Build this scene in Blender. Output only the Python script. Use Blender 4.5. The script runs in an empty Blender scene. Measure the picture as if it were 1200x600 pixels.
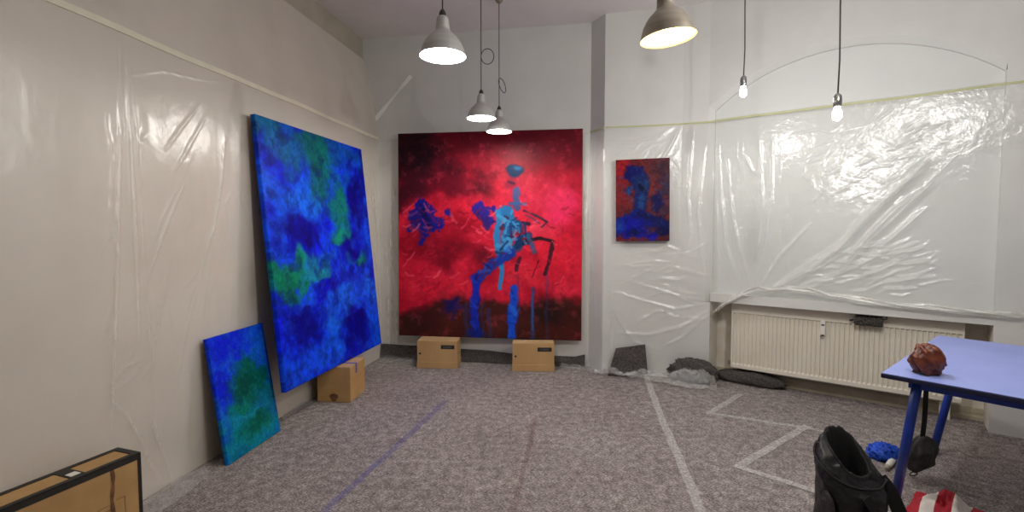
import bpy, bmesh, math, random
import numpy as np
from mathutils import Vector, Matrix, Quaternion

random.seed(7)
SC = bpy.context.scene
COL = SC.collection
H = 1.45                      # camera height
HC = 3.56                     # ceiling height
ZT = 2.455                    # height of the masking tape
PITCH = math.radians(3.05)
FPX = 578.0                   # focal length in pixels of a 1200 px wide frame

# ---------------------------------------------------------------- survey helpers
_fw = np.array([0, math.cos(PITCH), -math.sin(PITCH)])
_up = np.array([0, math.sin(PITCH), math.cos(PITCH)])
_rt = np.array([1.0, 0, 0]); _C = np.array([0, 0, H])
def ray(x, y): return _fw + _rt*(x-600)/FPX + _up*(300-y)/FPX
def on_z(x, y, z=0.0):
    r = ray(x, y); return _C + r*(z-H)/r[2]
def on_wall(x, y, A, B):
    A = np.array(A)[:2]; B = np.array(B)[:2]; d = B-A; n = np.array([d[1], -d[0]])
    r = ray(x, y); return _C + r*((n@A)/(n@r[:2]))
def at(x, y, Y):
    r = ray(x, y); return _C + r*Y/r[1]

# ---------------------------------------------------------------- materials
def s2l(c):
    c = np.asarray(c, float)/255.0
    return np.where(c <= 0.04045, c/12.92, ((c+0.055)/1.055)**2.4)
def rgba(c): return tuple(float(v) for v in s2l(c)) + (1.0,)

def new_mat(name):
    m = bpy.data.materials.new(name); m.use_nodes = True
    nt = m.node_tree; b = nt.nodes['Principled BSDF']
    return m, nt, b
def coords(nt, scale=(1, 1, 1)):
    tc = nt.nodes.new('ShaderNodeTexCoord'); mp = nt.nodes.new('ShaderNodeMapping')
    mp.inputs['Scale'].default_value = scale
    nt.links.new(tc.outputs['Object'], mp.inputs['Vector']); return mp.outputs['Vector']
def noise(nt, vec, scale, detail=4, rough=0.55):
    n = nt.nodes.new('ShaderNodeTexNoise'); n.inputs['Scale'].default_value = scale
    n.inputs['Detail'].default_value = detail; n.inputs['Roughness'].default_value = rough
    nt.links.new(vec, n.inputs['Vector']); return n.outputs['Fac']
def ramp(nt, fac, stops):
    r = nt.nodes.new('ShaderNodeValToRGB'); e = r.color_ramp.elements
    while len(e) < len(stops): e.new(0.5)
    for k, (p, c) in enumerate(stops): e[k].position = p; e[k].color = rgba(c)
    nt.links.new(fac, r.inputs['Fac']); return r.outputs['Color']
def bump(nt, b, fac, strength, dist):
    n = nt.nodes.new('ShaderNodeBump'); n.inputs['Strength'].default_value = strength
    n.inputs['Distance'].default_value = dist
    nt.links.new(fac, n.inputs['Height']); nt.links.new(n.outputs['Normal'], b.inputs['Normal'])
def mottled(name, c1, c2, scale=6, rough=0.7, bstr=0.0, bscale=60, metallic=0.0, spec=0.5, stretch=(1, 1, 1)):
    m, nt, b = new_mat(name); v = coords(nt, stretch)
    f = noise(nt, v, scale)
    nt.links.new(ramp(nt, f, [(0.32, c1), (0.68, c2)]), b.inputs['Base Color'])
    b.inputs['Roughness'].default_value = rough; b.inputs['Metallic'].default_value = metallic
    b.inputs['Specular IOR Level'].default_value = spec
    if bstr: bump(nt, b, noise(nt, v, bscale, 3), bstr, 0.004)
    return m

M = {}
M['wall_left'] = mottled('plaster_warm', (206, 198, 187), (214, 206, 196), 2.5, 0.85, 0.25, 45)
M['wall'] = mottled('plaster_white', (212, 211, 207), (220, 219, 215), 2.5, 0.85, 0.3, 45)
M['wall_niche'] = mottled('niche_board', (214, 216, 213), (221, 222, 218), 2, 0.6, 0.06, 30)
M['plaster_raw'] = mottled('raw_plaster', (218, 208, 192), (234, 229, 218), 9, 0.9, 0.5, 40)
M['ceiling'] = mottled('ceiling_paint', (222, 216, 215), (228, 222, 221), 2, 0.9, 0.15, 30)
M['frieze'] = mottled('old_frieze', (172, 164, 148), (186, 178, 164), 4, 0.9, 0.2, 30)
M['skirting'] = mottled('skirting_paint', (176, 166, 140), (196, 187, 165), 5, 0.6)
M['cardboard'] = mottled('cardboard', (178, 140, 92), (190, 152, 104), 5, 0.8, 0.1, 80, stretch=(1, 1, 0.2))
M['cardboard2'] = mottled('cardboard_pale', (186, 152, 108), (200, 166, 122), 5, 0.8, 0.1, 80)
M['cardboard3'] = mottled('cardboard_worn', (172, 134, 84), (192, 154, 102), 5, 0.75, 0.1, 60)
M['card_dark'] = mottled('stained_card', (86, 56, 34), (128, 90, 52), 20, 0.8)
M['black'] = mottled('black_print', (24, 22, 20), (34, 31, 28), 20, 0.6)
M['ink'] = mottled('brown_ink', (88, 58, 30), (110, 76, 42), 20, 0.7)
M['grey_print'] = mottled('grey_print', (112, 108, 104), (128, 122, 116), 20, 0.6)
M['streak_white'] = mottled('reflected_light_white', (246, 246, 242), (250, 250, 248), 10, 0.3)  # white that imitates a streak of reflected light
M['white'] = mottled('white_plastic', (226, 224, 216), (234, 232, 226), 10, 0.45)
M['blue_tape'] = mottled('blue_tape', (30, 62, 176), (44, 84, 200), 20, 0.5)
M['radiator'] = mottled('radiator_enamel', (226, 219, 203), (232, 226, 212), 3, 0.38)
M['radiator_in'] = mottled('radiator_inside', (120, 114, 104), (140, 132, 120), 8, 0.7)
M['alu'] = mottled('spun_aluminium', (184, 183, 181), (200, 199, 196), 3, 0.42, 0.0, metallic=0.5, stretch=(1, 1, 14))
M['alu_dark'] = mottled('dull_shaded_aluminium', (140, 132, 118), (160, 152, 138), 3, 0.42, 0.0, metallic=0.5, stretch=(1, 1, 14))  # on the tilted lamp this brown stands for its dim, warm surroundings
M['reflector_warmlit'] = mottled('warmlit_reflector', (238, 226, 176), (242, 230, 184), 3, 0.5)  # white reflector with the warm bulb's glow put into its colour
M['reflector'] = mottled('white_reflector', (240, 240, 238), (244, 244, 242), 3, 0.5)
M['cord'] = mottled('dark_cord', (40, 38, 36), (56, 53, 50), 20, 0.6)
M['socket'] = mottled('chrome_socket', (150, 150, 150), (170, 170, 168), 9, 0.3, metallic=0.9)
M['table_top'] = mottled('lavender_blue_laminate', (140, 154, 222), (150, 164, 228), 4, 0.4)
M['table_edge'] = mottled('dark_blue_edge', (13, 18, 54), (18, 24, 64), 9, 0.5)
M['table_leg'] = mottled('blue_painted_steel', (18, 48, 140), (26, 60, 160), 9, 0.35)
M['leather'] = mottled('chestnut_leather', (70, 26, 14), (136, 66, 40), 22, 0.4, 0.3, 90)
M['black_cloth'] = mottled('black_nylon', (7, 7, 11), (12, 12, 17), 14, 0.40, 0.25, 60)
M['black_matt'] = mottled('black_matt_cloth', (9, 9, 12), (14, 14, 17), 14, 0.75)
M['pocket'] = mottled('dark_mesh_pocket', (30, 24, 26), (56, 44, 46), 120, 0.7)
M['dark_bag'] = mottled('charcoal_cloth', (46, 44, 43), (64, 61, 59), 30, 0.8, 0.3, 120)
M['blue_cloth'] = mottled('blue_cloth', (14, 66, 186), (32, 96, 220), 14, 0.6, 0.3, 60)
M['roller'] = mottled('dark_grey_pile', (44, 42, 40), (96, 92, 86), 90, 0.95, 1.0, 160)
M['wood'] = mottled('pine_bar', (176, 140, 96), (196, 160, 114), 6, 0.7, stretch=(1, 8, 1))
M['tape'] = mottled('masking_tape', (226, 221, 200), (234, 229, 208), 12, 0.6)
M['tape_green'] = mottled('pale_green_tape', (188, 188, 142), (198, 198, 154), 12, 0.6)
M['dark_void'] = mottled('dark_canvas_back', (120, 108, 94), (134, 122, 106), 8, 0.9)

# grey painter's fleece
m, nt, b = new_mat('recycled_fleece'); L = nt.links.new
tc = nt.nodes.new('ShaderNodeTexCoord')
def fibre(rot, sc, scale, det=3, rgh=.7):
    mp = nt.nodes.new('ShaderNodeMapping'); mp.inputs['Rotation'].default_value = (0, 0, rot); mp.inputs['Scale'].default_value = sc
    L(tc.outputs['Object'], mp.inputs['Vector']); return noise(nt, mp.outputs['Vector'], scale, det, rgh)
def mth(op, a_, b_):
    n_ = nt.nodes.new('ShaderNodeMath'); n_.operation = op
    for k_, x_ in enumerate((a_, b_)):
        if isinstance(x_, (int, float)): n_.inputs[k_].default_value = x_
        else: L(x_, n_.inputs[k_])
    return n_.outputs[0]
fa = fibre(.6, (1, 3.0, 1), 72); fb = fibre(-.8, (1, 3.2, 1), 80); fc = fibre(.1, (1, 2.6, 1), 58); fd = fibre(0, (1, 1, 1), 19, 4)
mxx = mth('MAXIMUM', fa, fb); mnn = mth('MINIMUM', fb, fc)
val = mth('ADD', mth('MULTIPLY', mth('ADD', mxx, mnn), .42), mth('MULTIPLY', fd, .22))
c1 = ramp(nt, val, [(0.42, (58, 54, 54)), (0.50, (122, 116, 115)), (0.56, (166, 159, 156)), (0.65, (236, 230, 227))])
c2 = ramp(nt, fibre(0, (1, 1, 1), 1.7), [(0.3, (222, 217, 219)), (0.7, (250, 247, 245))])
mm = nt.nodes.new('ShaderNodeMix'); mm.data_type = 'RGBA'; mm.blend_type = 'MULTIPLY'; mm.inputs['Factor'].default_value = 1.0
L(c1, mm.inputs['A']); L(c2, mm.inputs['B']); L(mm.outputs['Result'], b.inputs['Base Color'])
b.inputs['Roughness'].default_value = 0.95; b.inputs['Specular IOR Level'].default_value = 0.1
bump(nt, b, val, 0.35, 0.006); M['felt'] = m
M['felt_dark'] = mottled('dark_fleece', (46, 42, 42), (92, 85, 82), 70, 0.95, 0.6, 120)

def film_mat(name, milky, gloss, tint=(242, 242, 236), rough=0.2, bstr=0.25, bscale=14, stretch=(1, 1, 1), refl=0.07, patch=0.0, fold=0.42):
    """thin polythene: mostly clear, a little milky, glossy on every wrinkle"""
    m, nt, b = new_mat(name); nt.nodes.remove(b); out = nt.nodes['Material Output']; L = nt.links.new
    v = coords(nt, stretch)
    bp = nt.nodes.new('ShaderNodeBump'); bp.inputs['Strength'].default_value = bstr; bp.inputs['Distance'].default_value = 0.02
    L(noise(nt, v, bscale, 4, 0.6), bp.inputs['Height'])
    tr = nt.nodes.new('ShaderNodeBsdfTransparent'); di = nt.nodes.new('ShaderNodeBsdfDiffuse'); gl = nt.nodes.new('ShaderNodeBsdfGlossy')
    di.inputs['Color'].default_value = rgba(tint); gl.inputs['Color'].default_value = (1, 1, 1, 1); gl.inputs['Roughness'].default_value = rough
    L(bp.outputs['Normal'], gl.inputs['Normal']); L(bp.outputs['Normal'], di.inputs['Normal'])
    lw = nt.nodes.new('ShaderNodeLayerWeight'); lw.inputs['Blend'].default_value = 0.3; L(bp.outputs['Normal'], lw.inputs['Normal'])
    p3 = nt.nodes.new('ShaderNodeMath'); p3.operation = 'POWER'; L(lw.outputs['Facing'], p3.inputs[0]); p3.inputs[1].default_value = 2.0
    def mad(k, c):
        ma = nt.nodes.new('ShaderNodeMath'); ma.operation = 'MULTIPLY_ADD'; ma.use_clamp = True
        L(p3.outputs[0], ma.inputs[0]); ma.inputs[1].default_value = k; ma.inputs[2].default_value = c; return ma.outputs[0]
    m1 = nt.nodes.new('ShaderNodeMixShader'); m2 = nt.nodes.new('ShaderNodeMixShader')
    mk = mad(gloss*.7, milky)
    fa_ = nt.nodes.new('ShaderNodeAttribute'); fa_.attribute_name = 'fold'          # doubled film along a crease is whiter
    fm = nt.nodes.new('ShaderNodeMath'); fm.operation = 'MULTIPLY_ADD'; fm.use_clamp = True
    L(fa_.outputs['Fac'], fm.inputs[0]); fm.inputs[1].default_value = fold; L(mk, fm.inputs[2]); mk = fm.outputs[0]
    if patch:
        mu = nt.nodes.new('ShaderNodeMath'); mu.operation = 'MULTIPLY'; L(mk, mu.inputs[0])
        L(ramp(nt, noise(nt, v, 55, 3, .7), [(.5-patch*.3, (40, 40, 40)), (.5+patch*.2, (255, 255, 255))]), mu.inputs[1]); mk = mu.outputs[0]
    L(mk, m1.inputs[0]); L(tr.outputs[0], m1.inputs[1]); L(di.outputs[0], m1.inputs[2])
    L(mad(gloss, refl), m2.inputs[0]); L(m1.outputs[0], m2.inputs[1]); L(gl.outputs[0], m2.inputs[2])
    L(m2.outputs[0], out.inputs['Surface']); return m
M['film'] = film_mat('clear_film', 0.09, 0.5, rough=0.20, bstr=0.3, bscale=16, refl=0.06, fold=.14)
M['film_left'] = film_mat('clear_film_flat', 0.06, 0.45, (240, 236, 226), 0.24, 0.10, 9, refl=0.045)
M['film_milky'] = film_mat('gathered_film', 0.30, 0.55, (240, 239, 232), 0.18, 0.4, 25, refl=.14)
M['film_floor'] = film_mat('crumpled_film', 0.12, 0.5, (238, 238, 236), 0.14, 0.6, 30, refl=.10)
M['seam_tape'] = film_mat('clear_seam_tape', 0.62, 0.3, (222, 217, 214), 0.35, 0.5, 40, refl=.04, patch=.8)
M['seam_faint'] = film_mat('faint_seam_tape', 0.2, 0.2, (214, 206, 204), 0.35, 0.5, 40, refl=.03, patch=.8)
M['seam_blue'] = film_mat('blue_stained_tape', 0.42, 0.2, (112, 112, 196), 0.35, 0.5, 40, refl=.03, patch=1)
M['seam_red'] = film_mat('red_stained_tape', 0.3, 0.2, (132, 80, 80), 0.35, 0.5, 40, refl=.02, patch=1)

def emit_mat(name, col, strength):
    m, nt, b = new_mat(name); b.inputs['Base Color'].default_value = rgba((255, 255, 255))
    b.inputs['Emission Color'].default_value = rgba(col); b.inputs['Emission Strength'].default_value = strength; return m
M['bulb_cool'] = emit_mat('bulb_cool', (255, 253, 248), 45)
M['bulb_warm'] = emit_mat('bulb_warm', (255, 222, 160), 9)

m, nt, b = new_mat('oil_paint'); at_ = nt.nodes.new('ShaderNodeAttribute'); at_.attribute_name = 'Col'
nt.links.new(at_.outputs['Color'], b.inputs['Base Color']); b.inputs['Roughness'].default_value = 0.45; b.inputs['Specular IOR Level'].default_value = 0.12
bump(nt, b, noise(nt, coords(nt), 45, 5, 0.65), 0.15, 0.01); M['paint'] = m
m, nt, b = new_mat('striped_cloth'); v = coords(nt)
w = nt.nodes.new('ShaderNodeTexWave'); w.inputs['Scale'].default_value = 2.6; w.inputs['Distortion'].default_value = 0.6
w.bands_direction = 'Y'
nt.links.new(v, w.inputs['Vector'])
nt.links.new(ramp(nt, w.outputs['Fac'], [(0.50, (176, 24, 44)), (0.54, (232, 226, 218))]), b.inputs['Base Color'])
b.inputs['Roughness'].default_value = 0.75; M['striped'] = m

# ---------------------------------------------------------------- object helpers
def tag(o, label=None, cat=None, group=None, kind=None):
    if label: o['label'] = label
    if cat: o['category'] = cat
    if group: o['group'] = group
    if kind: o['kind'] = kind
    return o
def thing(name, label, cat, loc=(0, 0, 0), rotz=0.0, group=None):
    o = bpy.data.objects.new(name, None); COL.objects.link(o)
    o.location = Vector([float(c) for c in loc]); o.rotation_euler = (0, 0, rotz); o.empty_display_size = 0.05
    return tag(o, label, cat, group)
def mesh(name, verts, faces, mat, parent=None, smooth=False):
    me = bpy.data.meshes.new(name)
    me.from_pydata([tuple(float(c) for c in v) for v in verts], [], [tuple(int(i) for i in f) for f in faces])
    me.update()
    if smooth: me.polygons.foreach_set('use_smooth', [True]*len(me.polygons))
    if mat: me.materials.append(mat)
    o = bpy.data.objects.new(name, me); COL.objects.link(o)
    if parent: o.parent = parent
    return o
def bevel(o, w=0.003, seg=2):
    md = o.modifiers.new('Bevel', 'BEVEL'); md.width = w; md.segments = seg; md.limit_method = 'ANGLE'; md.angle_limit = math.radians(40)
    return o
class MB:
    def __init__(s): s.v = []; s.f = []
    def add(s, vs, fs):
        k = len(s.v); s.v += [tuple(map(float, q)) for q in vs]; s.f += [tuple(i+k for i in f) for f in fs]; return s
    def hexa(s, p):
        return s.add(p, [(0, 3, 2, 1), (4, 5, 6, 7), (0, 1, 5, 4), (1, 2, 6, 5), (2, 3, 7, 6), (3, 0, 4, 7)])
    def box(s, a, b):
        (x0, y0, z0), (x1, y1, z1) = a, b
        return s.hexa([(x0, y0, z0), (x1, y0, z0), (x1, y1, z0), (x0, y1, z0), (x0, y0, z1), (x1, y0, z1), (x1, y1, z1), (x0, y1, z1)])
    def tube(s, pts, r, n=10, caps=True):
        pts = [Vector([float(c) for c in p]) for p in pts]; N = len(pts)
        rs = r if hasattr(r, '__len__') else [r]*N
        vs = []; ref = None
        for i, p in enumerate(pts):
            t = (pts[min(i+1, N-1)]-pts[max(i-1, 0)]).normalized()
            if ref is None:
                ref = Vector((0, 0, 1)) if abs(t.z) < 0.9 else Vector((1, 0, 0))
            u = (ref - t*ref.dot(t)).normalized(); ref = u; w = t.cross(u)
            for k in range(n):
                a = 2*math.pi*k/n; vs.append(p + (u*math.cos(a)+w*math.sin(a))*rs[i])
        fs = [(i*n+k, i*n+(k+1) % n, (i+1)*n+(k+1) % n, (i+1)*n+k) for i in range(N-1) for k in range(n)]
        if caps: fs += [tuple(range(n))[::-1], tuple((N-1)*n+k for k in range(n))]
        return s.add(vs, fs)
    def lathe(s, prof, n=40, c=(0, 0, 0), caps=False):
        vs = [(c[0]+r*math.cos(2*math.pi*k/n), c[1]+r*math.sin(2*math.pi*k/n), c[2]+z) for r, z in prof for k in range(n)]
        N = len(prof)
        fs = [(i*n+k, i*n+(k+1) % n, (i+1)*n+(k+1) % n, (i+1)*n+k) for i in range(N-1) for k in range(n)]
        if caps: fs += [tuple(range(n))[::-1], tuple((N-1)*n+k for k in range(n))]
        return s.add(vs, fs)
    def build(s, name, mat, parent=None, smooth=False): return mesh(name, s.v, s.f, mat, parent, smooth)

# numpy noise
def vnoise(x, y, seed=0):
    rs = np.random.RandomState(seed); T = rs.rand(256, 256)
    xi = np.floor(x).astype(int); yi = np.floor(y).astype(int); fx = x-xi; fy = y-yi
    fx = fx*fx*(3-2*fx); fy = fy*fy*(3-2*fy)
    g = lambda a, c: T[(a) % 256, (c) % 256]
    return (g(xi, yi)*(1-fx)+g(xi+1, yi)*fx)*(1-fy)+(g(xi, yi+1)*(1-fx)+g(xi+1, yi+1)*fx)*fy
def fbm(x, y, seed=0, oct=4, gain=0.5):
    a = 1.0; t = 0; s = 0
    for k in range(oct):
        s = s + a*vnoise(x*2**k, y*2**k, seed+k); t += a; a *= gain
    return s/t
def ridged(x, y, seed=0, oct=4):
    a = 1.0; t = 0; s = 0
    for k in range(oct):
        s = s + a*(1-np.abs(2*vnoise(x*2**k, y*2**k, seed+k)-1)); t += a; a *= 0.55
    return s/t
def grid_faces(nr, nc):
    r, c = np.meshgrid(np.arange(nr-1), np.arange(nc-1), indexing='ij'); k = (r*nc+c).ravel()
    return np.stack([k, k+1, k+nc+1, k+nc], 1)
def fast_mesh(name, V, Fq, mat, parent=None, smooth=True):
    me = bpy.data.meshes.new(name); V = np.ascontiguousarray(V, dtype=np.float32); Fq = np.ascontiguousarray(Fq, dtype=np.int32)
    me.vertices.add(len(V)); me.vertices.foreach_set('co', V.ravel())
    me.loops.add(Fq.size); me.loops.foreach_set('vertex_index', Fq.ravel())
    me.polygons.add(len(Fq)); me.polygons.foreach_set('loop_start', np.arange(0, Fq.size, 4, dtype=np.int32))
    me.update(calc_edges=True); me.validate()
    me.polygons.foreach_set('use_smooth', np.full(len(me.polygons), smooth))
    if mat: me.materials.append(mat)
    o = bpy.data.objects.new(name, me); COL.objects.link(o)
    if parent: o.parent = parent
    return o

# ---------------------------------------------------------------- plan of the room
P1 = np.array([-1.493, 5.571]); L0 = np.array([-1.958, 2.708]); LD = (P1-L0)/np.linalg.norm(P1-L0)
LA = P1 - LD*8.2                                      # rear end of the left wall
P2 = np.array([0.813, 5.150]); P3 = np.array([0.915, 4.94]); P4 = np.array([1.63, 4.77]); W0 = np.array([1.876, 4.645])
WD = np.array([0.793, -0.609]); WD /= np.linalg.norm(WD); WN = np.array([-WD[1], WD[0]])   # WN points into the wall
SPAN = 1.94
WE = W0 + WD*3.3
RB = np.array([WE[0], LA[1]])                         # rear right corner

def struct(o): o['kind'] = 'structure'; return o
def quadwall(name, pts, mat):                         # pts = list of 3d quads
    mb = MB()
    for q in pts: mb.add(q, [(0, 1, 2, 3)])
    return struct(mb.build(name, mat))
def v3(p, z): return (p[0], p[1], z)

struct(MB().box((-3.6, LA[1]-0.3, -0.1), (WE[0]+0.4, 6.3, 0.0)).build('floor', M['felt']))
struct(MB().box((-3.6, LA[1]-0.3, HC), (WE[0]+0.4, 6.3, HC+0.1)).build('ceiling', M['ceiling']))

# left wall: upright to the tape, then flaring outwards towards an old frieze
LN = np.array([LD[1], -LD[0]])
prof = [(0, 0), (0, 2.5), (-0.028, 2.7), (-0.065, 2.9), (-0.105, 3.08), (-0.14, 3.22), (-0.16, 3.34)]
V = []; Fq = []
for i, (o_, z) in enumerate(prof):
    for p in (LA, P1+LD*0.05): V.append((*(p+LN*o_), z))
Fq = [(2*i, 2*i+1, 2*i+3, 2*i+2) for i in range(len(prof)-1)]
struct(mesh('wall_left', V, Fq, M['wall_left'], smooth=True))
a = LA+LN*-0.172; c = P1+LD*0.05+LN*-0.172
quadwall('trim_1', [[v3(a, 3.34), v3(c, 3.34), v3(c, HC), v3(a, HC)], [v3(a+LN*.012, 3.34), v3(c+LN*.012, 3.34), v3(c, 3.34), v3(a, 3.34)]], M['frieze'])
bd = (P2-P1)/np.linalg.norm(P2-P1)
quadwall('wall_back', [[v3(P1-bd*0.35, 0), v3(P2, 0), v3(P2, HC), v3(P1-bd*0.35, HC)]], M['wall'])
quadwall('wall_pier', [[v3(P2, 0), v3(P3, 0), v3(P3, HC), v3(P2, HC)], [v3(P3, 0), v3(P4, 0), v3(P4, HC), v3(P3, HC)]], M['wall'])

# window wall with an arched niche: shallow above, deep behind the radiator below
DU, DL, ZL = 0.075, 0.27, 0.765
R_ = 1.456
def wp(s, d, z): p = W0+WD*s+WN*d; return (p[0], p[1], z)
def arch(s): return 2.557-1.086+math.sqrt(max(R_*R_-(s-SPAN/2)**2, 0))
CH = 0.045                                            # chamfer added round the arch so its edge catches more light
q = [[v3(P4, 0), wp(0, 0, 0), wp(0, 0, ZL), v3(P4, ZL)], [v3(P4, ZL), wp(-CH, 0, ZL), wp(-CH, 0, HC), v3(P4, HC)], [wp(SPAN, 0, 0), v3(WE, 0), v3(WE, HC), wp(SPAN, 0, HC)]]
NS = 40; ss = [SPAN*i/NS for i in range(NS+1)]
up_q = []; rev = []
for s0, s1 in zip(ss[:-1], ss[1:]):
    a0, a1 = arch(s0), arch(s1)
    cc = lambda s_: (s_-SPAN/2)*(1+CH/R_)+SPAN/2
    e0, e1 = (-CH if s0 == 0 else cc(s0)), (cc(s1) if s1 < SPAN else SPAN)
    q.append([wp(e0, 0, a0+CH), wp(e1, 0, a1+CH), wp(e1, 0, HC), wp(e0, 0, HC)])
    rev.append([wp(e0, 0, a0+CH), wp(s0, CH, a0), wp(s1, CH, a1), wp(e1, 0, a1+CH)])
    rev.append([wp(s0, CH, a0), wp(s0, DU, a0), wp(s1, DU, a1), wp(s1, CH, a1)])
    up_q.append([wp(s0, DU, ZL), wp(s1, DU, ZL), wp(s1, DU, a1), wp(s0, DU, a0)])
quadwall('wall_window', q+rev+[[wp(-CH, 0, ZL), wp(0, CH, ZL), wp(0, CH, arch(0)), wp(-CH, 0, arch(0)+CH)], [wp(0, CH, ZL), wp(0, DU, ZL), wp(0, DU, arch(0)), wp(0, CH, arch(0))],
                           [wp(SPAN, 0, ZL), wp(SPAN, 0, arch(SPAN)), wp(SPAN, DU, arch(SPAN)), wp(SPAN, DU, ZL)]], M['wall'])
quadwall('window_1', up_q+[[wp(0, DU, ZL), wp(SPAN, DU, ZL), wp(SPAN, DL, ZL), wp(0, DL, ZL)]], M['wall_niche'])
quadwall('trim_2', [[wp(0, 0, 0), wp(0, DL, 0), wp(0, DL, ZL), wp(0, 0, ZL)],
                    [wp(SPAN, 0, 0), wp(SPAN, 0, ZL), wp(SPAN, DL, ZL), wp(SPAN, DL, 0)],
                    [wp(0, DL, 0), wp(SPAN, DL, 0), wp(SPAN, DL, ZL), wp(0, DL, ZL)]], M['plaster_raw'])
mb = MB().hexa([wp(.0, .004, .772), wp(SPAN, .004, .772), wp(SPAN, DL, .772), wp(.0, DL, .772), wp(.0, .004, .85), wp(SPAN, .004, .85), wp(SPAN, DL, .85), wp(.0, DL, .85)])
struct(mb.build('trim_3', M['wall']))                  # sill board under the gathered film
mb = MB()
for d0, z0, z1 in ((DL-0.016, 0, 0.09), (DL-0.03, 0, 0.028), (DL-0.022, 0.055, 0.08)):
    mb.hexa([wp(0.0, d0, z0), wp(SPAN, d0, z0), wp(SPAN, DL, z0), wp(0.0, DL, z0), wp(0.0, d0, z1), wp(SPAN, d0, z1), wp(SPAN, DL, z1), wp(0.0, DL, z1)])
struct(mb.build('baseboard_window', M['skirting']))
quadwall('wall_right', [[v3(WE, 0), v3(RB, 0), v3(RB, HC), v3(WE, HC)]], M['wall'])
LR = LA - LN*0.3
quadwall('wall_rear', [[v3(RB, 0), v3(LR, 0), v3(LR, HC), v3(RB, HC)]], M['wall'])

# ---------------------------------------------------------------- plastic film
def path_eval(path, s):
    path = [np.array(p) for p in path]; L = [np.linalg.norm(b-a) for a, b in zip(path[:-1], path[1:])]
    cum = np.concatenate([[0], np.cumsum(L)]); s = np.asarray(s)
    k = np.clip(np.searchsorted(cum, s, side='right')-1, 0, len(L)-1)
    P = np.array(path); D = np.array([(b-a)/l for a, b, l in zip(path[:-1], path[1:], L)])
    pos = P[k]+D[k]*(s-cum[k])[:, None]
    n = np.stack([D[:, 1], -D[:, 0]], 1); nn = n[k].copy()
    for j in range(1, len(L)):                        # soften the normal around a corner
        w = np.clip((s-cum[j])/0.05*0.5+0.5, 0, 1); msk = np.abs(s-cum[j]) < 0.05
        bl = n[j-1]*(1-w[:, None])+n[j]*w[:, None]; bl /= np.linalg.norm(bl, axis=1)[:, None]
        nn[msk] = bl[msk]
    return pos, nn, cum
def crease_field(S, Z, creases):
    h = np.zeros_like(S)
    for pts, w, amp in creases:
        n = len(pts)-1
        best = np.full(S.shape, 9.0); tt = np.zeros_like(S)
        lo = np.min(pts, 0)-4*w; hi = np.max(pts, 0)+4*w
        msk = (S > lo[0]) & (S < hi[0]) & (Z > lo[1]) & (Z < hi[1])
        if not msk.any(): continue
        s_, z_ = S[msk], Z[msk]; bb = np.full(s_.shape, 9.0); tb = np.zeros_like(s_)
        for i in range(n):
            a = np.array(pts[i]); d = np.array(pts[i+1])-a; l2 = d@d+1e-9
            t = np.clip(((s_-a[0])*d[0]+(z_-a[1])*d[1])/l2, 0, 1)
            dist = np.hypot(s_-a[0]-t*d[0], z_-a[1]-t*d[1]); better = dist < bb
            bb = np.where(better, dist, bb); tb = np.where(better, (i+t)/n, tb)
        taper = np.sqrt(np.clip(np.sin(np.pi*np.clip(tb*0.96+0.02, 0, 1)), 0, 1))
        h[msk] += amp*taper*np.exp(-(bb/w)**1.6)
    return h
def film(name, label, path, s0, s1, zb, zt, off, creases, mat, res=0.012, und=0.006, hem=0.0, seed=3, extra=None, group=None):
    ns = int((s1-s0)/res)+1; s = np.linspace(s0, s1, ns); nz = int((ZT-0.0)/res)+1
    zb_ = zb(s) if callable(zb) else np.full(ns, zb); zt_ = zt(s) if callable(zt) else np.full(ns, zt)
    v = np.linspace(0, 1, nz)[:, None]; Z = zb_[None]+(zt_-zb_)[None]*v; S = np.repeat(s[None], nz, 0)
    pos, nn, cum = path_eval(path, s)
    h = crease_field(S, Z, creases); fold = np.clip(h/0.012, 0, 1)**1.5*(0.35+1.3*np.clip(vnoise(S*14, Z*14, seed+2)-.25, 0, .6))
    slack = np.clip((ZT-Z)/0.25, 0, 1)
    h = h*np.clip((ZT-Z)/0.04, 0, 1)
    h += slack*und*(fbm(S*2.2+5, Z*1.1, seed, 3)*1.6) + slack*0.0035*ridged(S*9, Z*4, seed+9, 3)
    if hem: h += hem*np.clip((0.22-Z)/0.22, 0, 1)**2*(0.4+1.2*fbm(S*5, Z*3, seed+5, 3))
    if extra is not None: h = h + extra(S, Z)
    h = np.maximum(h, 0)+off
    X = pos[None, :, 0]+nn[None, :, 0]*h; Y = pos[None, :, 1]+nn[None, :, 1]*h
    V = np.stack([X, Y, Z], -1).reshape(-1, 3)
    o = fast_mesh(name, V, grid_faces(nz, ns), mat)
    at2 = o.data.attributes.new('fold', 'FLOAT', 'POINT'); at2.data.foreach_set('value', fold.astype(np.float32).ravel())
    return tag(o, label, 'plastic sheet', group)
def pxs(path, k, pts):
    """pixels of the photograph -> (distance along the path, height) on its k-th wall"""
    path = [np.array(p) for p in path]; cum = 0
    for j in range(k): cum += np.linalg.norm(path[j+1]-path[j])
    A, B = path[k], path[k+1]; d = (B-A)/np.linalg.norm(B-A); out = []
    for x, y in pts:
        p = on_wall(x, y, A, B); out.append((cum+(p[:2]-A)@d, p[2]))
    return out

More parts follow.
